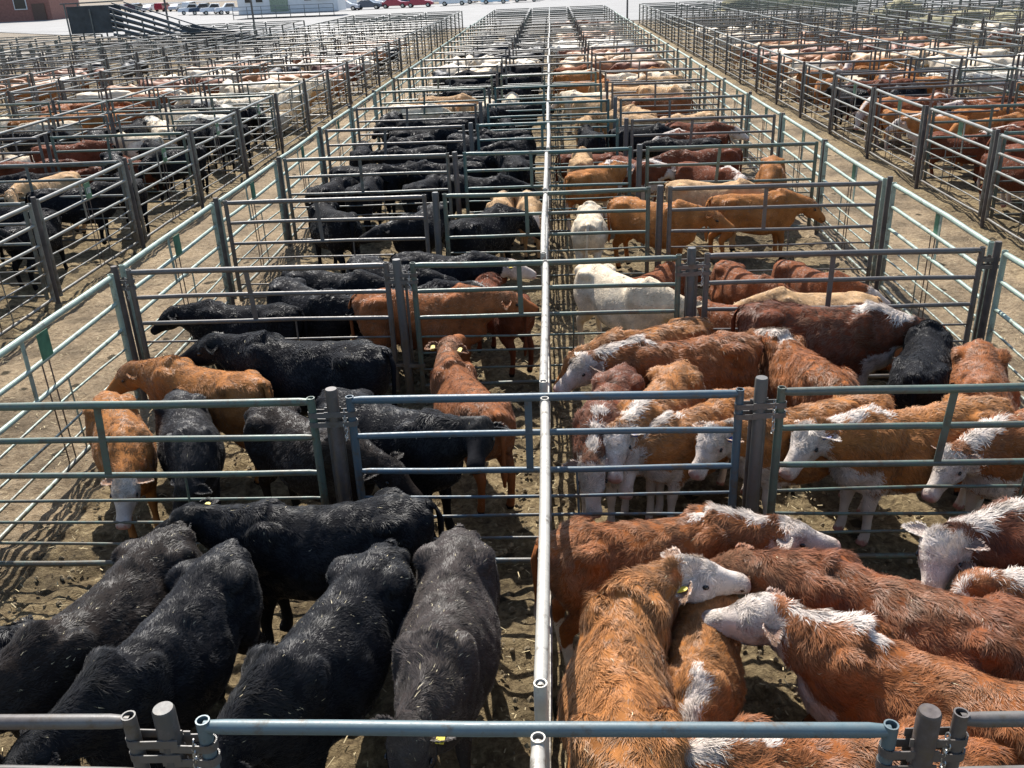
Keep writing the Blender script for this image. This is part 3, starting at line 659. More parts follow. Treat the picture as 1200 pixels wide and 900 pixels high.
for (x0, x1, r, pal, n, where, mode) in PENS:
    pal = pal.split(); y0, y1 = ROWS[r]+.35, ROWS[r+1]-.3; got = 0; tries = 0
    main = prng.choice([0, 180, 90, 10, 170])
    while got < n and tries < 500:
        tries += 1
        h = main + prng.gauss(0, 42) + prng.choice([0, 0, 180]); sc = prng.uniform(.88, 1.02)
        x = prng.uniform(x0+.35, x1-.35); y = prng.uniform(y0+.1, y1-.1)
        pts = seg_pts(x, y, h, sc)
        if any(not (x0+.2 < p[0] < x1-.2 and y0 < p[1] < y1) for p in pts): continue
        if not clear(pts, .50): continue
        if any((p[0] > 1.0 or p[0] < -1.0) and False for p in pts): continue
        grid.append(pts); got += 1
        cc = prng.choice(pal)
        pat = 'full' if (mode == 'mix' and cc in ('darkred','redbrown','orange','red') and prng.random() < .55) else 'none'
        cand.append((x, y, h, sc, cc, pat, r, where))
cand.sort(key=lambda c: c[1]+abs(c[0])*.35)
N_IND = 298 - len(COWS)
ROWN = lambda r: ORD[r]
for k, (x, y, h, sc, cc, pat, r, where) in enumerate(cand[:N_IND]):
    lib = libf if pat == 'full' else libn
    L_ = lib[prng.randrange(len(lib))]
    fc = ' white-faced' if pat == 'full' else ''
    lab = f"{WORDC[cc]}{fc} cow in the {ROWN(r)} row of pens, {where}"
    root = empty('cow', (x, y, 0), rad(h), lab, 'cow', lab.replace(' cow ', ' cattle ')); root.scale = (sc*prng.uniform(.93,1.05), sc*prng.uniform(.88,1.08), sc*prng.uniform(.93,1.05))
    f = prng.uniform(.8, 1.2); c4 = (*[v*f for v in COL[cc]], alpha_of(pat))
    link('body', L_[2], root, c4)
    if y < 34: link('fur', L_[3], root, c4)
rest = cand[N_IND:]
print('cattle individual', len(COWS)+min(N_IND, len(cand)), 'rest', len(rest))
if rest:
    src = libn[0][2]; far, _, _, _ = build_cow((0,5,5,-25,0), .05, 0, seed=77)
    nv = len(far.vertices); P = np.empty(nv*3, np.float32); far.vertices.foreach_get('co', P); P = P.reshape(-1,3)
    pats = np.empty(nv*4, np.float32); far.color_attributes['pat'].data.foreach_get('color', pats); pats = pats.reshape(-1,4)
    polys = [list(p.vertices) for p in far.polygons]; av = []; af = []; ac = []
    hm, nt, bs = mat('distant_hides'); at_ = N(nt, 'ShaderNodeAttribute'); at_.attribute_name = 'pat'; nt.links.new(at_.outputs['Color'], bs.inputs['Base Color']); bs.inputs['Roughness'].default_value = .6
    for i, (x, y, h, sc, cc, pat, r, where) in enumerate(rest):
        c, s = cos(rad(h))*sc, sin(rad(h))*sc
        Q = np.stack([P[:,0]*c-P[:,1]*s+x, P[:,0]*s+P[:,1]*c+y, P[:,2]*sc], 1); av.append(Q)
        af += [[v+i*nv for v in q] for q in polys]; cl_ = np.ones((nv,4)); cl_[:,:3] = COL[cc]; ac.append(cl_)
    me = bpy.data.meshes.new('distant_cattle'); me.from_pydata(np.concatenate(av).tolist(), [], af); me.materials.append(hm)
    a = me.color_attributes.new('pat', 'FLOAT_COLOR', 'POINT'); a.data.foreach_set('color', np.concatenate(ac).astype(np.float32).ravel())
    me.polygons.foreach_set('use_smooth', [True]*len(me.polygons))
    tag(link('distant_cattle', me), 'mass of far-off cattle in the last rows of pens', None, None, 'stuff')

# ------------------------------------------------------------------ gates and fences
TEAL = (.045,.125,.120,.6); GREEN = (.085,.135,.105,.85); GREY = (.115,.11,.10,.9); PALE = (.29,.38,.31,.5); BONE = (.46,.43,.37,.4); BLUE = (.10,.15,.165,.35); RUST = (.12,.085,.07,1.0)
HZ = [1.60, 1.30, .99, .76, .56, .36, .15]; HR_ = [.032,.025,.024,.013,.013,.013,.024]
def gate_meshes(L, seed, plate=False, lo=False):
    """meshes of one gate lying along +x from 0 to L"""
    r = random.Random(seed); n = 8 if lo else 14
    out = {}
    out['stile'] = []
    for X in (0, L):
        b = MB(); b.tube([(X,0,.10),(X,0,1.635)], .031, n, True, not lo); out['stile'].append(b)
    def sag(z, k):
        a = r.uniform(-.012,.012)*(1 if k < 3 else 2.2); lat = r.uniform(-.012,.012)*(1 if k < 3 else 2)
        return [(L*t, lat*sin(PI*t), z + a*sin(PI*t) + (r.uniform(-.004,.004) if 0 < t < 1 else 0)) for t in ((0,1) if lo else (0,.03,.2,.4,.6,.8,.97,1))]
    rails = []
    for k, (z, rr) in enumerate(zip(HZ, HR_)):
        q = MB(); pts = sag(z, k); q.tube(pts, rr if lo else [rr*.8]+[rr]*(len(pts)-2)+[rr*.8], n, False)
        rails.append(q)
    out['rails'] = rails
    s1 = r.uniform(.40,.47)*L; s2 = r.uniform(.58,.66)*L; t1 = r.uniform(-.03,.05)
    R = Matrix.Rotation(math.atan2(t1, .6), 3, 'Y')
    q = MB(); q.box((s1+t1/2,-.012,1.30), (.055,.010,.64), R); out['brace'] = q
    q = MB(); q.tube([(s2,0,.99),(s2+r.uniform(-.03,.03),0,.15)], .010, 6, False); out['stay'] = q
    if plate:
        q = MB(); q.box((L*.5,-.038,1.44), (.20,.006,.26)); out['plate'] = q
        q = MB()
        for dx in (-.07,.06): q.tube([(L*.5+dx,.0,1.30),(L*.5+dx+.02,.0,.15)], .008, 6, False)
        out['rod'] = q
    return out
def latch_mesh(side):
    """strap bracket and latch from the stile to the post, side=-1/+1 along x"""
    b = MB()
    for z in (1.50, 1.42, .42):
        pts = []
        for k in range(13):
            a = PI/2 + PI*k/12; pts.append((side*(.005)+(cos(a)*.036)*1, sin(a)*.036, z))
        pts = [( -side*0.0 + (p[0] if side > 0 else -p[0]), p[1], p[2]) for p in pts]
        e = side*.20
        ring = [(e, .03, z)] + ([(p[0], p[1], p[2]) for p in pts]) + [(e, -.03, z)]
        for i in range(len(ring)-1):
            a_, c_ = Vector(ring[i]), Vector(ring[i+1]); m_ = (a_+c_)/2; d = (c_-a_); 
            b.box(m_, (d.length+.004, .006, .042), Matrix.Rotation(math.atan2(d.y, d.x), 3, 'Z'))
    b.box((side*.10,.036,.96), (.03,.008,1.15))
    return b.mesh('latch', PIPE)
def chain_mesh():
    b = MB(); r = random.Random(3)
    for k in range(11):
        z = 1.53 - k*.024; R = Matrix.Rotation((PI/2)*(k % 2)+.3, 3, 'Z') @ Matrix.Rotation(.2, 3, 'Y')
        ring = [Vector((0, .011*cos(a), .017*sin(a))) for a in [2*PI*i/10 for i in range(11)]]
        ring = [R @ p + Vector((.004*sin(k), .006*cos(k*1.7), z)) for p in ring]
        b.tube([tuple(p) for p in ring], .0038, 5, False)
    return b.mesh('chain', GALV)
LATCH = {1: latch_mesh(1), -1: latch_mesh(-1)}; CHAIN = chain_mesh()
L_CROSS = 2.90
def variant_set(L, plate, n, lo=False):
    out = []
    for i in range(n):
        g = gate_meshes(L, 40+i*3+int(L*10), plate, lo)
        if lo:
            b = g['stile'][0]
            for q in [g['stile'][1]] + g['rails'] + [g['brace'], g['stay']] + ([g['plate'], g['rod']] if plate else []):
                o = len(b.v); b.v += q.v; b.f += [tuple(o+i_ for i_ in f) for f in q.f]; b.m += q.m
            out.append(b.mesh('gate', PIPE))
        else:
            out.append({'stile': [q.mesh('stile', PIPE) for q in g['stile']], 'rail': [q.mesh('rail', PIPE) for q in g['rails']],
                        'brace': g['brace'].mesh('brace', PIPE, False), 'stay': g['stay'].mesh('stay', PIPE),
                        'plate': g['plate'].mesh('plate', PLATE, False) if plate else None, 'rod': g['rod'].mesh('rod', PIPE) if plate else None})
    return out
CRS = variant_set(L_CROSS, False, 5); CRS_LO = variant_set(L_CROSS, False, 3, True)
LNG = {}
def num_mesh():
    b = MB(); z0 = 1.40; h = .085; s = .011
    def seg(x0, za, x1, zb):
        d = Vector((x1-x0, 0, zb-za)); b.box(((x0+x1)/2, 0, (za+zb)/2), (d.length+s, .003, s), Matrix.Rotation(-math.atan2(d.z, d.x), 3, 'Y'))
    for i, ch in enumerate('110'):
        x = -.065 + i*.047; w = .03
        if ch == '1': seg(x+w/2, z0, x+w/2, z0+h)
        if ch == '7': seg(x, z0+h, x+w, z0+h); seg(x+w, z0+h, x+w*.3, z0)
        if ch == '0': seg(x, z0, x, z0+h); seg(x+w, z0, x+w, z0+h); seg(x, z0, x+w, z0); seg(x, z0+h, x+w, z0+h)
    return b.mesh('number', WHITEP, False)
NUM = num_mesh()

def make_gate(name, loc, rz, sets, sets_lo, idx, color, label, group, cat, near, latch=False, plate_num=False, hinge=True):
    if not near:
        o = link(name, sets_lo[idx % len(sets_lo)], None, color); o.location = loc; o.rotation_euler = (0,0,rz); return tag(o, label, cat, group)
    root = empty(name, loc, rz, label, cat, group); g = sets[idx % len(sets)]
    for q in g['stile']: link('stile', q, root, color)
    for q in g['rail']: link('rail', q, root, color)
    if not (name == 'pen_gate' and loc[1] < 3.5 and abs(loc[0]+1.45) < .3): link('brace', g['brace'], root, color)
    link('stay', g['stay'], root, color)
    if g['plate']:
        pl = link('plate', g['plate'], root, color); link('rod', g['rod'], root, RUST)
        if plate_num:
            nb = link('number', NUM, pl); nb.location = (L_OF[id(g)]*.5, -.046, 0)
    if latch:
        a = link('latch', LATCH[-1], root, GREY); a.location = (0,0,0)
        c = link('latch', LATCH[1], root, GREY); c.location = (L_CROSS,0,0)
        ch = link('chain', CHAIN, root); ch.location = (-.05,-.03,0)
    return root
L_OF = {}
fence_jobs = []     # (distance, fn)
rg = random.Random(5)
def jx(s=.012): return rg.uniform(-s, s)
blocks = [(0, 0, 26, 'in the middle block', 0), (-12.5, 1, 26, 'in the first block to the left', 1), (12.65, 1, 26, 'in the first block to the right', 1),
          (-24.9, 6, 24, 'in the second block to the left', 2), (25.0, 7, 25, 'in the second block to the right', 2), (-37.3, 11, 21, 'in the third block to the left', 3), (37.4, 12, 24, 'in the third block to the right', 3)]
jobs_gate = []; jobs_long = []; jobs_post = []
for bx, r0, r1, where, dist in blocks:
    for r in range(r0, r1):
        y = ROWS[r] + (0 if bx == 0 else .35)
        for gi, gx in enumerate((-3.2, 0, 3.2)):
            if bx < -30 and r < 13: continue
            jobs_gate.append((math.hypot(bx+gx, y), bx, gx, y, r, gi, where))
        for px in (-4.8, -1.6, 1.6, 4.8): jobs_post.append((math.hypot(bx+px, y), bx+px, y, r, where, px))
        if r < r1-1:
            y2 = ROWS[r+1] + (0 if bx == 0 else .35)
            for px in (-4.8, 0, 4.8): jobs_long.append((math.hypot(bx+px, y), bx+px, y, y2, r, where, px, bx))
# one extra run of side fence and divider in front of the first row
for px in (-4.8, 0, 4.8): jobs_long.append((0.5, px, -.35, 2.93, -1, 'in the middle block', px, 0))
for px in (-7.7, 7.85):
    for (ya, yb) in ((2.4, 6.0), (6.0, 9.6)) if False else ((6.52-3.4, 6.52),): jobs_long.append((3, px, ya, yb, 0, 'along the alley', 4.8 if px < 0 else -4.8, -12.5 if px < 0 else 12.65))
jobs_gate.sort(); jobs_long.sort(); jobs_post.sort()
SIDE = ['left', 'middle', 'right']
def gate_color(bx, gi, r):
    if r == 0 and bx == 0: return BLUE if gi == 1 else GREY
    if bx == 0 and gi == 1: return [BLUE, (.055,.10,.13,.35), GREEN, GREEN, TEAL, TEAL, TEAL, TEAL][r] if r < 8 else rg.choice([TEAL, TEAL, GREEN])
    return rg.choice([GREEN, GREY, GREY, GREEN, (.13,.15,.13,.9)])
far_mb = []
for k, (d, bx, gx, y, r, gi, where) in enumerate(jobs_gate):
    x = bx+gx - L_CROSS/2; col = gate_color(bx, gi, r) if d < 32 else (.11,.12,.11,.9)
    loc = (x, y+jx(), jx(.010)); near = d < 27
    if k >= 296: far_mb.append((loc, 0, L_CROSS)); continue
    lab = f"{SIDE[gi]} gate of the {ORD[r]} cross row {where}"; grp = 'pipe gates closing off the pens'
    o = make_gate('pen_gate', loc, jx(.004), CRS, CRS_LO, k, col, lab, grp, 'gate', near, latch=(d < 11))
    if near:
        o.rotation_euler[1] = jx(.0035)
    if r == 0 and bx == 0 and gi == 1: (setattr(o, 'location', (x, y, -.022)), setattr(o, 'rotation_euler', (0, .010, 0)))
lset = {}; lset_lo = {}
for k, (d, px_, y, y2, r, where, rel, bx) in enumerate(jobs_long):
    L = round((y2-y) - .30, 2)
    mid = rel == 0
    if mid: L = round((y2-y) - .30, 2)
    y0 = y + (.15 if not mid else .19)
    if k >= 296: far_mb.append(((px_, y0, 0), PI/2, L)); continue
    near = d < 27; pl = not mid
    key = (L, pl)
    if near and key not in lset:
        lset[key] = variant_set(L, pl, 3)
        for g in lset[key]: L_OF[id(g)] = L
    if not near and key not in lset_lo: lset_lo[key] = variant_set(L, pl, 2, True)
    col = BONE if (mid and bx == 0) else (PALE if bx == 0 else ((.19,.20,.175,.8) if d < 32 else (.15,.165,.15,.7)))
    what = 'white divider length' if (mid and bx == 0) else ('divider length' if mid else 'fence length')
    sd_ = 'down the middle' if mid else ('on the left edge' if rel < 0 else 'on the right edge')
    lab = f"{ORD[r+1]} {what} {sd_} {where}" if r != 0 or len(where) < 30 else f"{what} {sd_} {where}"; grp = 'pipe fence along the alleys and between pens'
    if where == 'along the alley': lab = 'pipe fence length at the near end of the ' + ('left' if px_ < 0 else 'right') + ' alley'
    z = 0
    make_gate('pipe_fence', (px_+jx(.02), y0, jx(.012)), PI/2+jx(.004), lset.get(key), lset_lo.get(key), k, col, lab, grp, 'fence', near, plate_num=(bx < 0))
POSTM = simple('rusty_post', (.075,.060,.050), .7, 0, .45, 7, .3)
def post_mesh(n, k=1):
    b = MB(); b.tube([(0,0,-.05),(0,0,1.655),(0,0,1.668)], [.048*k,.048*k,.042*k], n); return b.mesh('fence_post', PIPE if k == 1 else POSTM)
PM = post_mesh(20); PML = post_mesh(8, .78); PMA = post_mesh(16, .80)
PCOL = [(.060,.060,.055,.9), (.055,.045,.038,1.0), (.085,.08,.07,.8)]
for k, (d, px_, y, r, where, rel) in enumerate(jobs_post):
    if k >= 296: far_mb.append(((px_, y, 0), None, 0)); continue
    o = link('fence_post', (PM if (abs(px_) < 2 or y < 8) else PMA) if d < 25 else PML, None, PCOL[k % 3])
    h = rg.uniform(-.02,.05)
    o.location = (px_+jx(.01), y, h if r else .0); o.rotation_euler = (jx(.015), jx(.015), rg.uniform(0,6))
    wh = {-4.8:'outer left', -1.6:'inner left', 1.6:'inner right', 4.8:'outer right'}[rel]
    lab = f"{wh} post of the {ORD[r]} cross row {where}"; grp = 'steel fence posts'
    tag(o, lab, 'post', grp)
# far remainder as one mass
fb = MB()
for loc, rz, L in far_mb:
    if rz is None: fb.box((loc[0], loc[1], .8), (.1,.1,1.6)); continue
    for z, rr in zip(HZ, HR_):
        if rz == 0: fb.box((loc[0]+L/2, loc[1], z), (L, rr*2, rr*2))
        else: fb.box((loc[0], loc[1]+L/2, z), (rr*2, L, rr*2))
fo = link('distant_fences', fb.mesh('distant_fences', PIPE, False), None, (.14,.16,.14,.8)); tag(fo, 'mass of far pipe fencing at the back of the yard', None, None, 'stuff')
print('gates', len(jobs_gate), len(jobs_long), len(jobs_post), round(time.time()-T0,1))

# ------------------------------------------------------------------ ground
def ground():
    def axis(lo, hi, d0, g0, g1, grow=1.13):
        a = [v for v in np.arange(g0, g1, d0)]
        st = d0; v = g1
        up_ = []
        while v < hi: up_.append(v); st *= grow; v += st
        up_.append(hi); st = d0; v = g0; dn = []
        while v > lo: st *= grow; v -= st; dn.append(max(v, lo))
        return np.array(sorted(set(dn)) + a + up_)
    xs = axis(-900, 900, .045, -8.5, 8.5); ys = axis(-40, 1500, .045, 1.6, 14.5, 1.05)
    X, Y = np.meshgrid(xs, ys); Pp = np.stack([X.ravel(), Y.ravel(), np.zeros(X.size)], 1)
    gr = np.random.default_rng(12).random((512, 512))
    def vn(cell, ang, ox):
        c_, s_ = cos(ang), sin(ang); u = ((Pp[:,0]*c_-Pp[:,1]*s_)/cell+ox) % 512; v = ((Pp[:,0]*s_+Pp[:,1]*c_)/cell+ox*1.7) % 512
        i = np.floor(u).astype(int); j = np.floor(v).astype(int); fu = u-i; fv = v-j; fu = fu*fu*(3-2*fu); fv = fv*fv*(3-2*fv)
        i2, j2 = (i+1) % 512, (j+1) % 512; i %= 512; j %= 512
        return (gr[i,j]*(1-fu)+gr[i2,j]*fu)*(1-fv) + (gr[i,j2]*(1-fu)+gr[i2,j2]*fu)*fv - .5
    z = .020*SN(1, 1.7)(Pp) + .06*vn(.55, .3, 3) + .075*vn(.21, 1.1, 77) + .055*vn(.10, .7, 150) + .018*vn(.05, .2, 31)
    pen = ((np.abs(Pp[:,0]) < 4.9) | (np.abs(Pp[:,0]) > 7.6))
    z = z*np.where(pen, 1.15, .55); z = z*np.clip((70-Pp[:,1])/40, 0, 1) - .02
    Pp[:,2] = z
    nx, ny_ = len(xs), len(ys)
    i = np.arange((ny_-1)*nx).reshape(ny_-1, nx)[:, :-1].ravel()
    F = np.stack([i, i+1, i+nx+1, i+nx], 1)
    me = bpy.data.meshes.new('ground'); me.vertices.add(len(Pp)); me.vertices.foreach_set('co', Pp.astype(np.float32).ravel())
    me.loops.add(F.size); me.loops.foreach_set('vertex_index', F.astype(np.int32).ravel())
    me.polygons.add(len(F)); me.polygons.foreach_set('loop_start', (np.arange(len(F))*4).astype(np.int32))
    me.polygons.foreach_set('use_smooth', np.ones(len(F), bool)); me.update(calc_edges=True)
    m, nt, bs = mat('trodden_dirt')
    geo = N(nt, 'ShaderNodeNewGeometry'); sx = N(nt, 'ShaderNodeSeparateXYZ'); nt.links.new(geo.outputs['Position'], sx.inputs[0])
    n1 = N(nt, 'ShaderNodeTexNoise', Scale=.9, Detail=7, Roughness=.6); nt.links.new(geo.outputs['Position'], n1.inputs['Vector'])
    n2 = N(nt, 'ShaderNodeTexNoise', Scale=14, Detail=8, Roughness=.72, Distortion=.4); nt.links.new(geo.outputs['Position'], n2.inputs['Vector'])
    n3 = N(nt, 'ShaderNodeTexNoise', Scale=60, Detail=4, Roughness=.7); nt.links.new(geo.outputs['Position'], n3.inputs['Vector'])
    pen = ramp(nt, n2.outputs[0], [(.30, (.075,.050,.027)), (.46, (.19,.138,.072)), (.60, (.33,.25,.135)), (.74, (.46,.37,.21))])
    alley = ramp(nt, n2.outputs[0], [(.28, (.13,.09,.052)), (.48, (.30,.22,.132)), (.74, (.46,.36,.235))])
    ax = math_(nt, 'ABSOLUTE', sx.outputs[0])
    wob = math_(nt, 'MULTIPLY', math_(nt, 'SUBTRACT', n1.outputs[0], .5), 1.2)
    axw = math_(nt, 'ADD', ax, wob)
    # alleys at 4.8..7.7 and 17.3..20.1
    def band(a, b):
        lo = N(nt, 'ShaderNodeMapRange'); lo.inputs[1].default_value = a-.25; lo.inputs[2].default_value = a+.25; nt.links.new(axw, lo.inputs[0])
        hi = N(nt, 'ShaderNodeMapRange'); hi.inputs[1].default_value = b-.5; hi.inputs[2].default_value = b+.1; nt.links.new(axw, hi.inputs[0])
        return math_(nt, 'SUBTRACT', lo.outputs[0], hi.outputs[0])
    al = math_(nt, 'ADD', band(4.55, 7.7), band(17.3, 20.2))
    c = mix(nt, al, pen.outputs[0], alley.outputs[0])
    vo = N(nt, 'ShaderNodeTexVoronoi', Scale=1.9); nt.links.new(geo.outputs['Position'], vo.inputs['Vector'])
    pat_ = ramp(nt, math_(nt, 'ADD', vo.outputs['Distance'], math_(nt, 'MULTIPLY', n2.outputs[0], .22)), [(.22, 1), (.27, 0)])
    c = mix(nt, pat_.outputs[0], c, (.055,.042,.022))
    dk = ramp(nt, n1.outputs[0], [(.35, .50), (.60, 1.15)]); c = mix(nt, 1.0, c, dk.outputs[0], 'MULTIPLY')
    far = N(nt, 'ShaderNodeMapRange'); far.inputs[1].default_value = 84; far.inputs[2].default_value = 92; nt.links.new(sx.outputs[1], far.inputs[0])
    c = mix(nt, far.outputs[0], c, (.23,.19,.14))
    nt.links.new(c, bs.inputs['Base Color']); bs.inputs['Roughness'].default_value = .9; bs.inputs['Specular IOR Level'].default_value = .2
    h = math_(nt, 'ADD', n2.outputs[0], math_(nt, 'MULTIPLY', n3.outputs[0], .35))
    b = N(nt, 'ShaderNodeBump', Strength=1.0, Distance=.07); nt.links.new(h, b.inputs['Height']); nt.links.new(b.outputs[0], bs.inputs['Normal'])
    me.materials.append(m)
    tag(link('ground', me), kind='structure')
ground()
# loose straw and clods on the pen floor
def litter():
    n = 9000; r = np.random.default_rng(8)
    x = r.uniform(-8, 8, n); y = 2.2 + r.random(n)**1.3*14; L = r.uniform(.02,.07, n); a = r.uniform(0, PI, n); w = r.uniform(.002,.004, n)
    z = r.uniform(.012,.040, n); dx, dy = np.cos(a), np.sin(a); tz = r.normal(size=n)*.25*L
    p = np.stack([np.stack([x-dx*L/2-dy*w, y-dy*L/2+dx*w, z],1), np.stack([x-dx*L/2+dy*w, y-dy*L/2-dx*w, z],1),
                  np.stack([x+dx*L/2+dy*w, y+dy*L/2-dx*w, z+tz],1), np.stack([x+dx*L/2-dy*w, y+dy*L/2+dx*w, z+tz],1)], 1).reshape(-1,3)
    f = (np.arange(n)[:,None]*4+np.arange(4)[None]).tolist()
    me = bpy.data.meshes.new('straw'); me.from_pydata(p.tolist(), [], f); me.materials.append(simple('straw', (.42,.34,.19), .8, 0, .4, 3))
    tag(link('loose_straw', me), 'scattered straw trodden into the pen floor', kind='stuff')
    # clods
    b = []; fs = []; r2 = random.Random(2)
    for k in range(5200):
        x = r2.uniform(-4.7, 4.7); y = 2.3 + r2.random()**1.4*12; s = r2.uniform(.008,.030); q = len(b)
        ph = r2.uniform(0, 6)
        for j, zz in enumerate((0, .7)):
            for i in range(5):
                aa = ph + i*2*PI/5; rr = s*(1 if j == 0 else .62)*r2.uniform(.7,1.25); b.append((x+cos(aa)*rr, y+sin(aa)*rr, zz*s*r2.uniform(.8,1.3)+.0))
        b.append((x, y, s*1.15))
        for i in range(5):
            i2 = (i+1) % 5; fs.append((q+i, q+i2, q+5+i2, q+5+i)); fs.append((q+5+i, q+5+i2, q+10))
    me = bpy.data.meshes.new('clods'); me.from_pydata(b, [], fs); me.materials.append(simple('dry_clod', (.22,.17,.10), .9, 0, .6, 2.5)); 
    tag(link('dry_clods', me), 'dried clods of dirt and manure on the pen floor', kind='stuff')
litter()

# ------------------------------------------------------------------ beyond the pens
CONC = simple('pale_paving', (.21,.205,.195), .8, 0, .12, .3)
def sheet(name, pts, z, m):
    me = bpy.data.meshes.new(name); me.from_pydata([(x, y, z) for x, y in pts], [], [tuple(range(len(pts)))]); me.materials.append(m)
    return tag(link(name, me), kind='structure')
sheet('parking_lot', [(-34,89),(60,96),(400,150),(400,175),(-20,175),(-40,176),(-120,230),(-160,260),(-170,215),(-75,128)], .03, CONC)
sheet('road', [(-600,300),(600,300),(600,330),(-600,330)], .03, simple('asphalt', (.10,.10,.10), .85, 0, .1, .5))
sheet('dirt_road', [(-90,118),(-36,74),(-44,68),(-120,100)], .03, simple('pale_dirt_road', (.32,.28,.22), .9, 0, .15, .4))
sheet('footpath', [(-140,165),(-60,118),(-57,121),(-140,171)], .045, CONC)

GLASS = simple('dark_glass', (.03,.035,.04), .1, 0, .1, 1)
TYRE = simple('tyre_rubber', (.02,.02,.02), .8, 0, .1, 5)
def car_meshes(kind, paint):
    w = .86
    if kind == 'sedan':
        prof = [(-2.25,.35),(-2.3,.7),(-2.2,.92),(-1.55,.98),(-1.0,1.38),(.35,1.42),(1.05,.98),(1.9,.88),(2.25,.68),(2.25,.35)]
        gl = [(-1.50,1.0),(-1.0,1.33),(.33,1.37),(.98,1.0)]
    elif kind == 'van':
        prof = [(-2.3,.4),(-2.35,1.0),(-2.2,1.65),(.6,1.72),(1.3,1.15),(2.1,1.0),(2.35,.75),(2.35,.4)]
        gl = [(-2.1,1.12),(-2.05,1.55),(.55,1.62),(1.15,1.15)]
    else:
        prof = [(-2.7,.5),(-2.75,1.05),(-.6,1.05),(-.55,1.72),(.75,1.75),(1.3,1.15),(2.5,1.08),(2.7,.85),(2.7,.5)]
        gl = [(-.45,1.15),(-.40,1.62),(.70,1.66),(1.12,1.18)]
    b = MB(); b.prism([(a, z) for a, z in prof], -w, w, 'y')
    b.v = [(v[0], v[1]*(1 if v[2] < 1.05 else .86), v[2]) for v in b.v]
    g = MB(); g.prism(gl, -w*.905, w*.905, 'y')
    wh = MB(); out = [('body', b.mesh('car_body', paint)), ('window', g.mesh('car_window', GLASS, False))]
    ax = (-1.4, 1.4) if kind != 'pickup' else (-1.7, 1.75)
    wheels = []
    for X in ax:
        for s in (-1, 1):
            q = MB(); q.tube([(X, s*w-.1, .34),(X, s*w+.1, .34)], .34, 16); 
            rm = MB(); rm.tube([(X, s*w+s*.09, .34),(X, s*w+s*.12, .34)], .2, 12)
            wheels.append((q.mesh('wheel', TYRE), rm.mesh('rim', GALV)))
    lt = []
    for s in (-1, 1):
        q = MB(); q.box(((2.24 if kind == 'sedan' else 2.34 if kind == 'van' else 2.68), s*.6, .78), (.08,.3,.14)); lt.append(q.mesh('headlight', WHITEP, False))
    return out, wheels, lt
def paint(name, c): return simple(name, c, .25, .1, .03, 2)
PNT = {'white': paint('white_car_paint', (.75,.75,.75)), 'red': paint('red_car_paint', (.35,.03,.05)), 'dark': paint('dark_car_paint', (.04,.06,.09)), 'silver': paint('silver_car_paint', (.5,.52,.55)), 'blue': paint('pale_blue_car_paint', (.45,.6,.7))}
def car(kind, col, x, y, rz, label):
    root = empty('parked_car' if kind != 'pickup' else 'parked_pickup', (x, y, .03), rz, label, 'car' if kind != 'pickup' else 'pickup', 'vehicles parked beyond the pens')
    o, wheels, lt = car_meshes(kind, PNT[col])
    for n, m in o: link(n, m, root)
    for t_, r_ in wheels:
        w_ = link('wheel', t_, root); link('rim', r_, w_)
    for m in lt: link('headlight', m, root)
CARS=[
 ('sedan','silver',-4.0,163.5,0,'silver car almost at the end of the parked row'),
 ('van','white',-12.0,166.0,0,'white van behind the pale car'),
 ('sedan','dark',-103.5,213.0,8,'dark car closest to the brick building'),
 ('van','dark',-24.0,172.0,0,'dark van parked behind the red cars'),
 ('sedan','white',-31.0,171.0,0,'white car parked behind the dark blue car'),
 ('van','silver',-89.5,210.7,5,'silver van parked near the brick building'),
 ('sedan','white',-97.0,211.2,0,'white car parked beside the silver van'),
 ('pickup','white',-61.9,169.7,200,'first white pickup in the row before the office trailer'),
 ('pickup','dark',-59.0,167.0,200,'dark pickup between white ones'),
 ('pickup','white',-56.0,164.1,200,'white pickup in the middle of the pickup row'),
 ('pickup','white',-53.2,163.2,205,'white pickup next to the office trailer'),
 ('sedan','silver',-32.6,156.5,0,'silver car at the start of the car row'),
 ('sedan','dark',-29.2,158.2,0,'dark blue car next to the red ones'),
 ('sedan','red',-25.1,159.3,0,'bright red car in the parked row'),
 ('sedan','red',-20.9,158.4,0,'dark red second car of the parked row'),
 ('sedan','white',-15.6,160.1,0,'white car right after the red cars'),
 ('sedan','blue',-8.9,160.2,0,'pale car at the end of the parked row'),
]
for k_, c_, x_, y_, r_, l_ in CARS: car(k_, c_, x_, y_, rad(r_), l_)


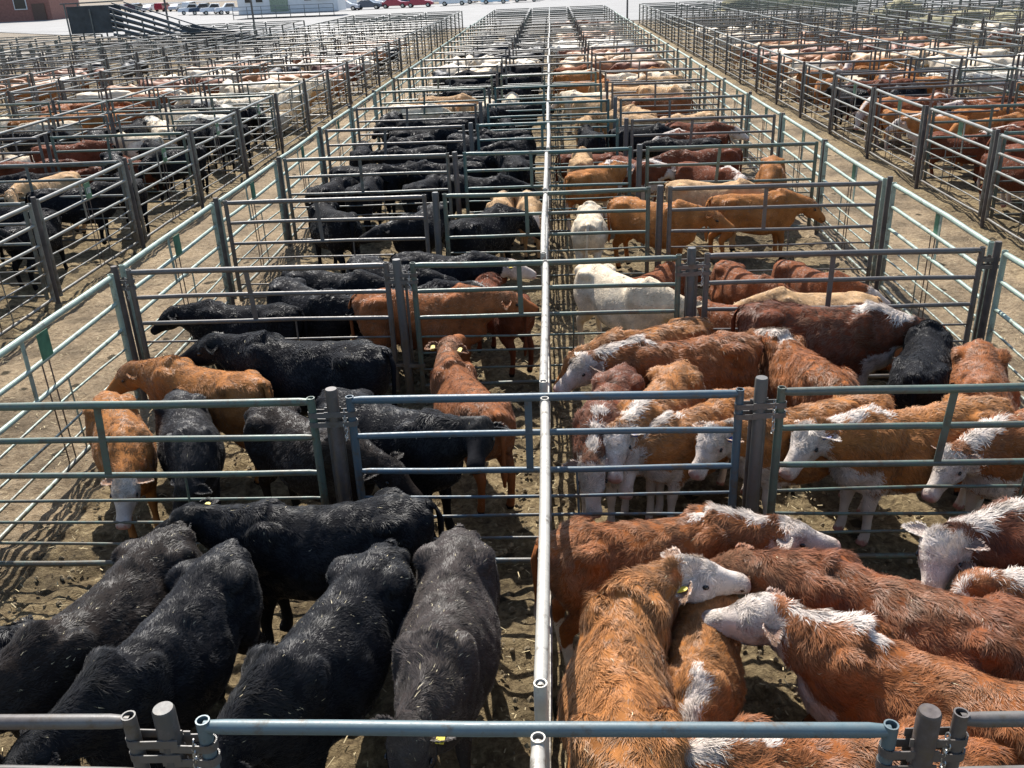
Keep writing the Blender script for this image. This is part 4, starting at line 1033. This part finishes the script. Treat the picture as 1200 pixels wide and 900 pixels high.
r_ = random.Random(21)
for i in range(17):
    c_ = r_.choice(['white','silver','dark','red','blue','white','silver']); k_ = r_.choice(['sedan','van','sedan','pickup'])
    wd_ = {'white':'white','silver':'silver','dark':'dark','red':'red','blue':'pale blue'}[c_]; n_ = {'sedan':'car','van':'van','pickup':'pickup'}[k_]
    car(k_, c_, -47+i*3.0+r_.uniform(-.2,.2), 178-i*.35, rad(90+r_.uniform(-4,4)), f'{wd_} {n_} nosed into the second parked row beyond the pens')
for i in range(6):
    c_ = ['dark','white','red','silver','white','dark'][i]
    car('sedan' if i % 2 else 'van', c_, -86+i*3.4, 203-i*1.5, rad(85), f"{'dark' if c_ == 'dark' else c_} {'car' if i % 2 else 'van'} parked between the brick building and the pickups")
def building():
    b = empty('brick_building', (-113,178,0), rad(8), 'reddish brick building with pale wall bays beyond the road', 'building')
    BR = simple('red_brick', (.28,.13,.10), .85, 0, .2, 3); q = MB(); q.box((0,0,4.5), (46,16,9)); link('wall', q.mesh('wall', BR, False), b)
    q = MB(); q.box((0,0,9.15), (47,17,.3)); link('roof', q.mesh('roof', CONC, False), b)
    for i in range(6):
        q = MB(); q.box((-18+i*7.2,-8.06,3.2), (2.2,.12,2.6)); f = link('window', q.mesh('window', WHITEP, False), b)
        q = MB(); q.box((-18+i*7.2,-8.14,3.2), (1.9,.06,2.3)); link('pane', q.mesh('pane', GLASS, False), f)
    q = MB(); q.box((21,-8.1,1.4), (2.2,.2,2.8)); link('door', q.mesh('door', simple('brown_door', (.12,.07,.05), .6), False), b)
building()
def office():
    WL = simple('white_siding', (.74,.74,.74), .6, 0, .05, 2)
    b = empty('site_office', (-36.6,139.5,.03), rad(-4), 'long white office trailer with dark windows and a railed deck', 'office trailer')
    q = MB(); q.box((0,0,2.2), (14.5,4,3.2)); link('wall', q.mesh('wall', WL, False), b)
    q = MB(); q.box((0,0,3.9), (15,4.5,.2)); link('roof', q.mesh('roof', simple('grey_roof', (.4,.4,.4), .6), False), b)
    for x in (-5.6,-4.0,3.0,5.8):
        q = MB(); q.box((x,-2.03,2.5), (1.1,.1,1.0)); f = link('window', q.mesh('window', WHITEP, False), b)
        q = MB(); q.box((x,-2.09,2.5), (.95,.06,.85)); link('pane', q.mesh('pane', GLASS, False), f)
    q = MB(); q.box((-1.2,-2.05,2.0), (2.6,.12,2.4)); link('door', q.mesh('door', simple('green_grey_door', (.28,.33,.24), .6), False), b)
    q = MB(); q.box((0,-3.2,.55), (14.5,2.2,.12)); link('deck', q.mesh('deck', simple('deck_board', (.2,.2,.2), .8), False), b)
    q = MB()
    for i in range(8): q.tube([(-7.2+i*2.06,-4.25,0),(-7.2+i*2.06,-4.25,1.6)], .05, 6)
    for z in (1.1,1.6): q.tube([(-7.2,-4.25,z),(7.2,-4.25,z)], .04, 6)
    link('railing', q.mesh('railing', PIPE), b, (.2,.22,.22,.5))
    q = MB(); q.box((4.6,-2.3,2.4), (.8,.5,.5)); link('air_conditioner', q.mesh('air_conditioner', GALV, False), b)
office()
def chute():
    b = empty('loading_chute', (-33.4,68,0), rad(-3), 'dark sheet-metal cattle loading chute sloping down to the pens', 'loading chute')
    DK = simple('dark_sheet_metal', (.045,.055,.065), .5, .4, .3, 2); 
    L = 15.5
    for s in (-1, 1):
        q = MB(); y = s*.9
        q.box((1.75,y,2.85), (3.3,.05,1.9))
        link('side_panel', q.mesh('side_panel', DK, False), b)
        q = MB()
        for k in range(5):
            z0 = 3.6-k*.45; q.tube([(3.4,y,z0),(9.4,y,z0-2.0+k*.14)], .11, 6)
        link('rail', q.mesh('rail', PIPE), b, (.10,.12,.13,.6))
        q = MB(); q.prism([(8.6, 2.2),(9.2,.8),(15.5,.4),(15.5,1.0)], y-.03, y+.03, 'y'); link('side_panel', q.mesh('side_panel', DK, False), b)
    q = MB(); q.prism([(0,1.15),(4,1.15),(15.5,.1),(15.5,0.0),(4,1.0),(0,1.0)], -.9, .9, 'y'); link('ramp_floor', q.mesh('ramp_floor', simple('ramp_plank', (.10,.08,.07), .85), False), b)
    q = MB()
    for x, h in ((0,4.0),(1.9,3.6),(3.7,3.5),(5.8,2.9),(7.8,2.5)):
        for s in (-1, 1): q.tube([(x,s*.95,0),(x,s*.95,h)], .06, 6)
    for s in (-1, 1):
        q.tube([(-.3,s*.95,4.0),(3.7,s*.95,4.05)], .05, 6); q.tube([(3.7,s*.95,3.95),(9.5,s*.95,2.0)], .05, 6)
        for z in (.3,.6,.9): q.tube([(0,s*.98,z+.4),(9,s*.98,z-.05)], .035, 6)
    link('gate_frame', q.mesh('chute_frame', PIPE), b, (.12,.14,.14,.6))
    b.scale = (.93,.93,.93)
chute()
def yard_pole(x, y, h, label):
    q = MB(); q.tube([(0,0,0),(0,0,h)], [.09,.06], 8); o = link('yard_pole', q.mesh('yard_pole', PIPE), None, (.10,.10,.10,.5)); o.location = (x, y, 0)
    tag(o, label, 'pole', 'thin yard poles')
yard_pole(-28.8,73.3,9,'tall thin pole beside the loading chute')
yard_pole(-24.3,80.0,9,'tall thin pole in front of the office trailer')
yard_pole(7.2,92.0,7,'thin pole at the end of the right alley')
yard_pole(36.0,86.4,6,'thin pole at the back on the right, the nearer to the alley')
yard_pole(38.5,83.8,6,'thin pole at the far right corner')
yard_pole(32.3,99.1,6,'thin pole by the dark shed')

def hay(x, y, sx, sy, h, label, seed):
    r = SN(seed, 3); v = []; f = []; n, m_ = 22, 9
    for j in range(m_):
        t = j/(m_-1)*PI/2
        for i in range(n):
            a = 2*PI*i/n; p = np.array([[cos(a)*cos(t), sin(a)*cos(t), sin(t)]]); k = 1+.14*r(p*2)[0]
            v.append((p[0,0]*sx*k, p[0,1]*sy*k, p[0,2]*h*k))
    for j in range(m_-1):
        for i in range(n): i2 = (i+1) % n; f.append((j*n+i, j*n+i2, (j+1)*n+i2, (j+1)*n+i))
    rr = random.Random(seed)
    for k in range(900):
        i = rr.randrange(len(v)-n*2); p = Vector(v[i]); d = Vector((rr.gauss(0,1), rr.gauss(0,1), rr.gauss(0,.7))).normalized()*.14; w = Vector((rr.gauss(0,1), rr.gauss(0,1), 0)).normalized()*.012
        q = len(v); p = p*rr.uniform(.96,1.03); v += [tuple(p-w), tuple(p+w), tuple(p+d)]; f.append((q, q+1, q+2))
    me = bpy.data.meshes.new('hay_pile'); me.from_pydata(v, [], f); me.materials.append(HAY); me.polygons.foreach_set('use_smooth', [True]*len(f))
    o = link('hay_pile', me); o.location = (x, y, 0); tag(o, label, 'hay pile', 'hay fed out in the pens')
HAY = simple('green_hay', (.30,.27,.155), .9, 0, .35, 9, .6)
hay(24.6,70.3,2.4,1.2,1.5,'greenish hay heap behind the pale cattle, the middle one',3)
hay(24.5,59.1,3.6,1.2,1.4,'long heap of green hay at the bunk',4)
hay(25.3,54.3,1.9,1.2,1.5,'round green hay heap at the right edge',5)
hay(24.7,102.9,7,3,2.2,'dark heap by the back fence',6)


# ------------------------------------------------------------------ camera, light, world
cam = bpy.data.cameras.new('camera'); co = bpy.data.objects.new('camera', cam); C.objects.link(co); scene.camera = co
cam.sensor_width = 36; cam.lens = 36*1072.4/1200; cam.clip_start = .05; cam.clip_end = 4000
f_, pitch, yaw, roll = 1072.4, .42180, -.05540, -.04260
fw = Vector((sin(yaw)*cos(pitch), cos(yaw)*cos(pitch), -sin(pitch))); rt = Vector((cos(yaw), -sin(yaw), 0)); up = rt.cross(fw)
r2 = rt*cos(roll)+up*sin(roll); u2 = -rt*sin(roll)+up*cos(roll)
co.matrix_world = Matrix.Translation((.1176, 0, 4.4787)) @ Matrix((r2, u2, -fw)).transposed().to_4x4()
EL = rad(50); AZ = rad(-16)           # sun stands behind the pens, a little to the left
sd = Vector((sin(AZ)*cos(EL), cos(AZ)*cos(EL), sin(EL)))
sun = bpy.data.lights.new('sun', 'SUN'); sun.energy = 4.6; sun.angle = rad(.5); sun.color = (1.0,.955,.89)
so = bpy.data.objects.new('sun', sun); C.objects.link(so); so.rotation_euler = sd.to_track_quat('Z', 'Y').to_euler()
w = bpy.data.worlds.new('World'); scene.world = w; w.use_nodes = True; nt = w.node_tree
sky = nt.nodes.new('ShaderNodeTexSky'); sky.sky_type = 'NISHITA'; sky.sun_disc = False; sky.sun_elevation = EL; sky.sun_rotation = AZ
nt.links.new(sky.outputs[0], nt.nodes['Background'].inputs[0]); nt.nodes['Background'].inputs[1].default_value = .105
vs = scene.view_settings; vs.view_transform = 'Standard'; vs.look = 'None'; vs.gamma = 1; vs.exposure = .88; vs.use_curve_mapping = False
scene.cycles.max_bounces = 5; scene.cycles.diffuse_bounces = 3; scene.cycles.glossy_bounces = 2; scene.cycles.transparent_max_bounces = 4
scene.cycles.use_denoising = True
print('script', round(time.time()-T0,1))
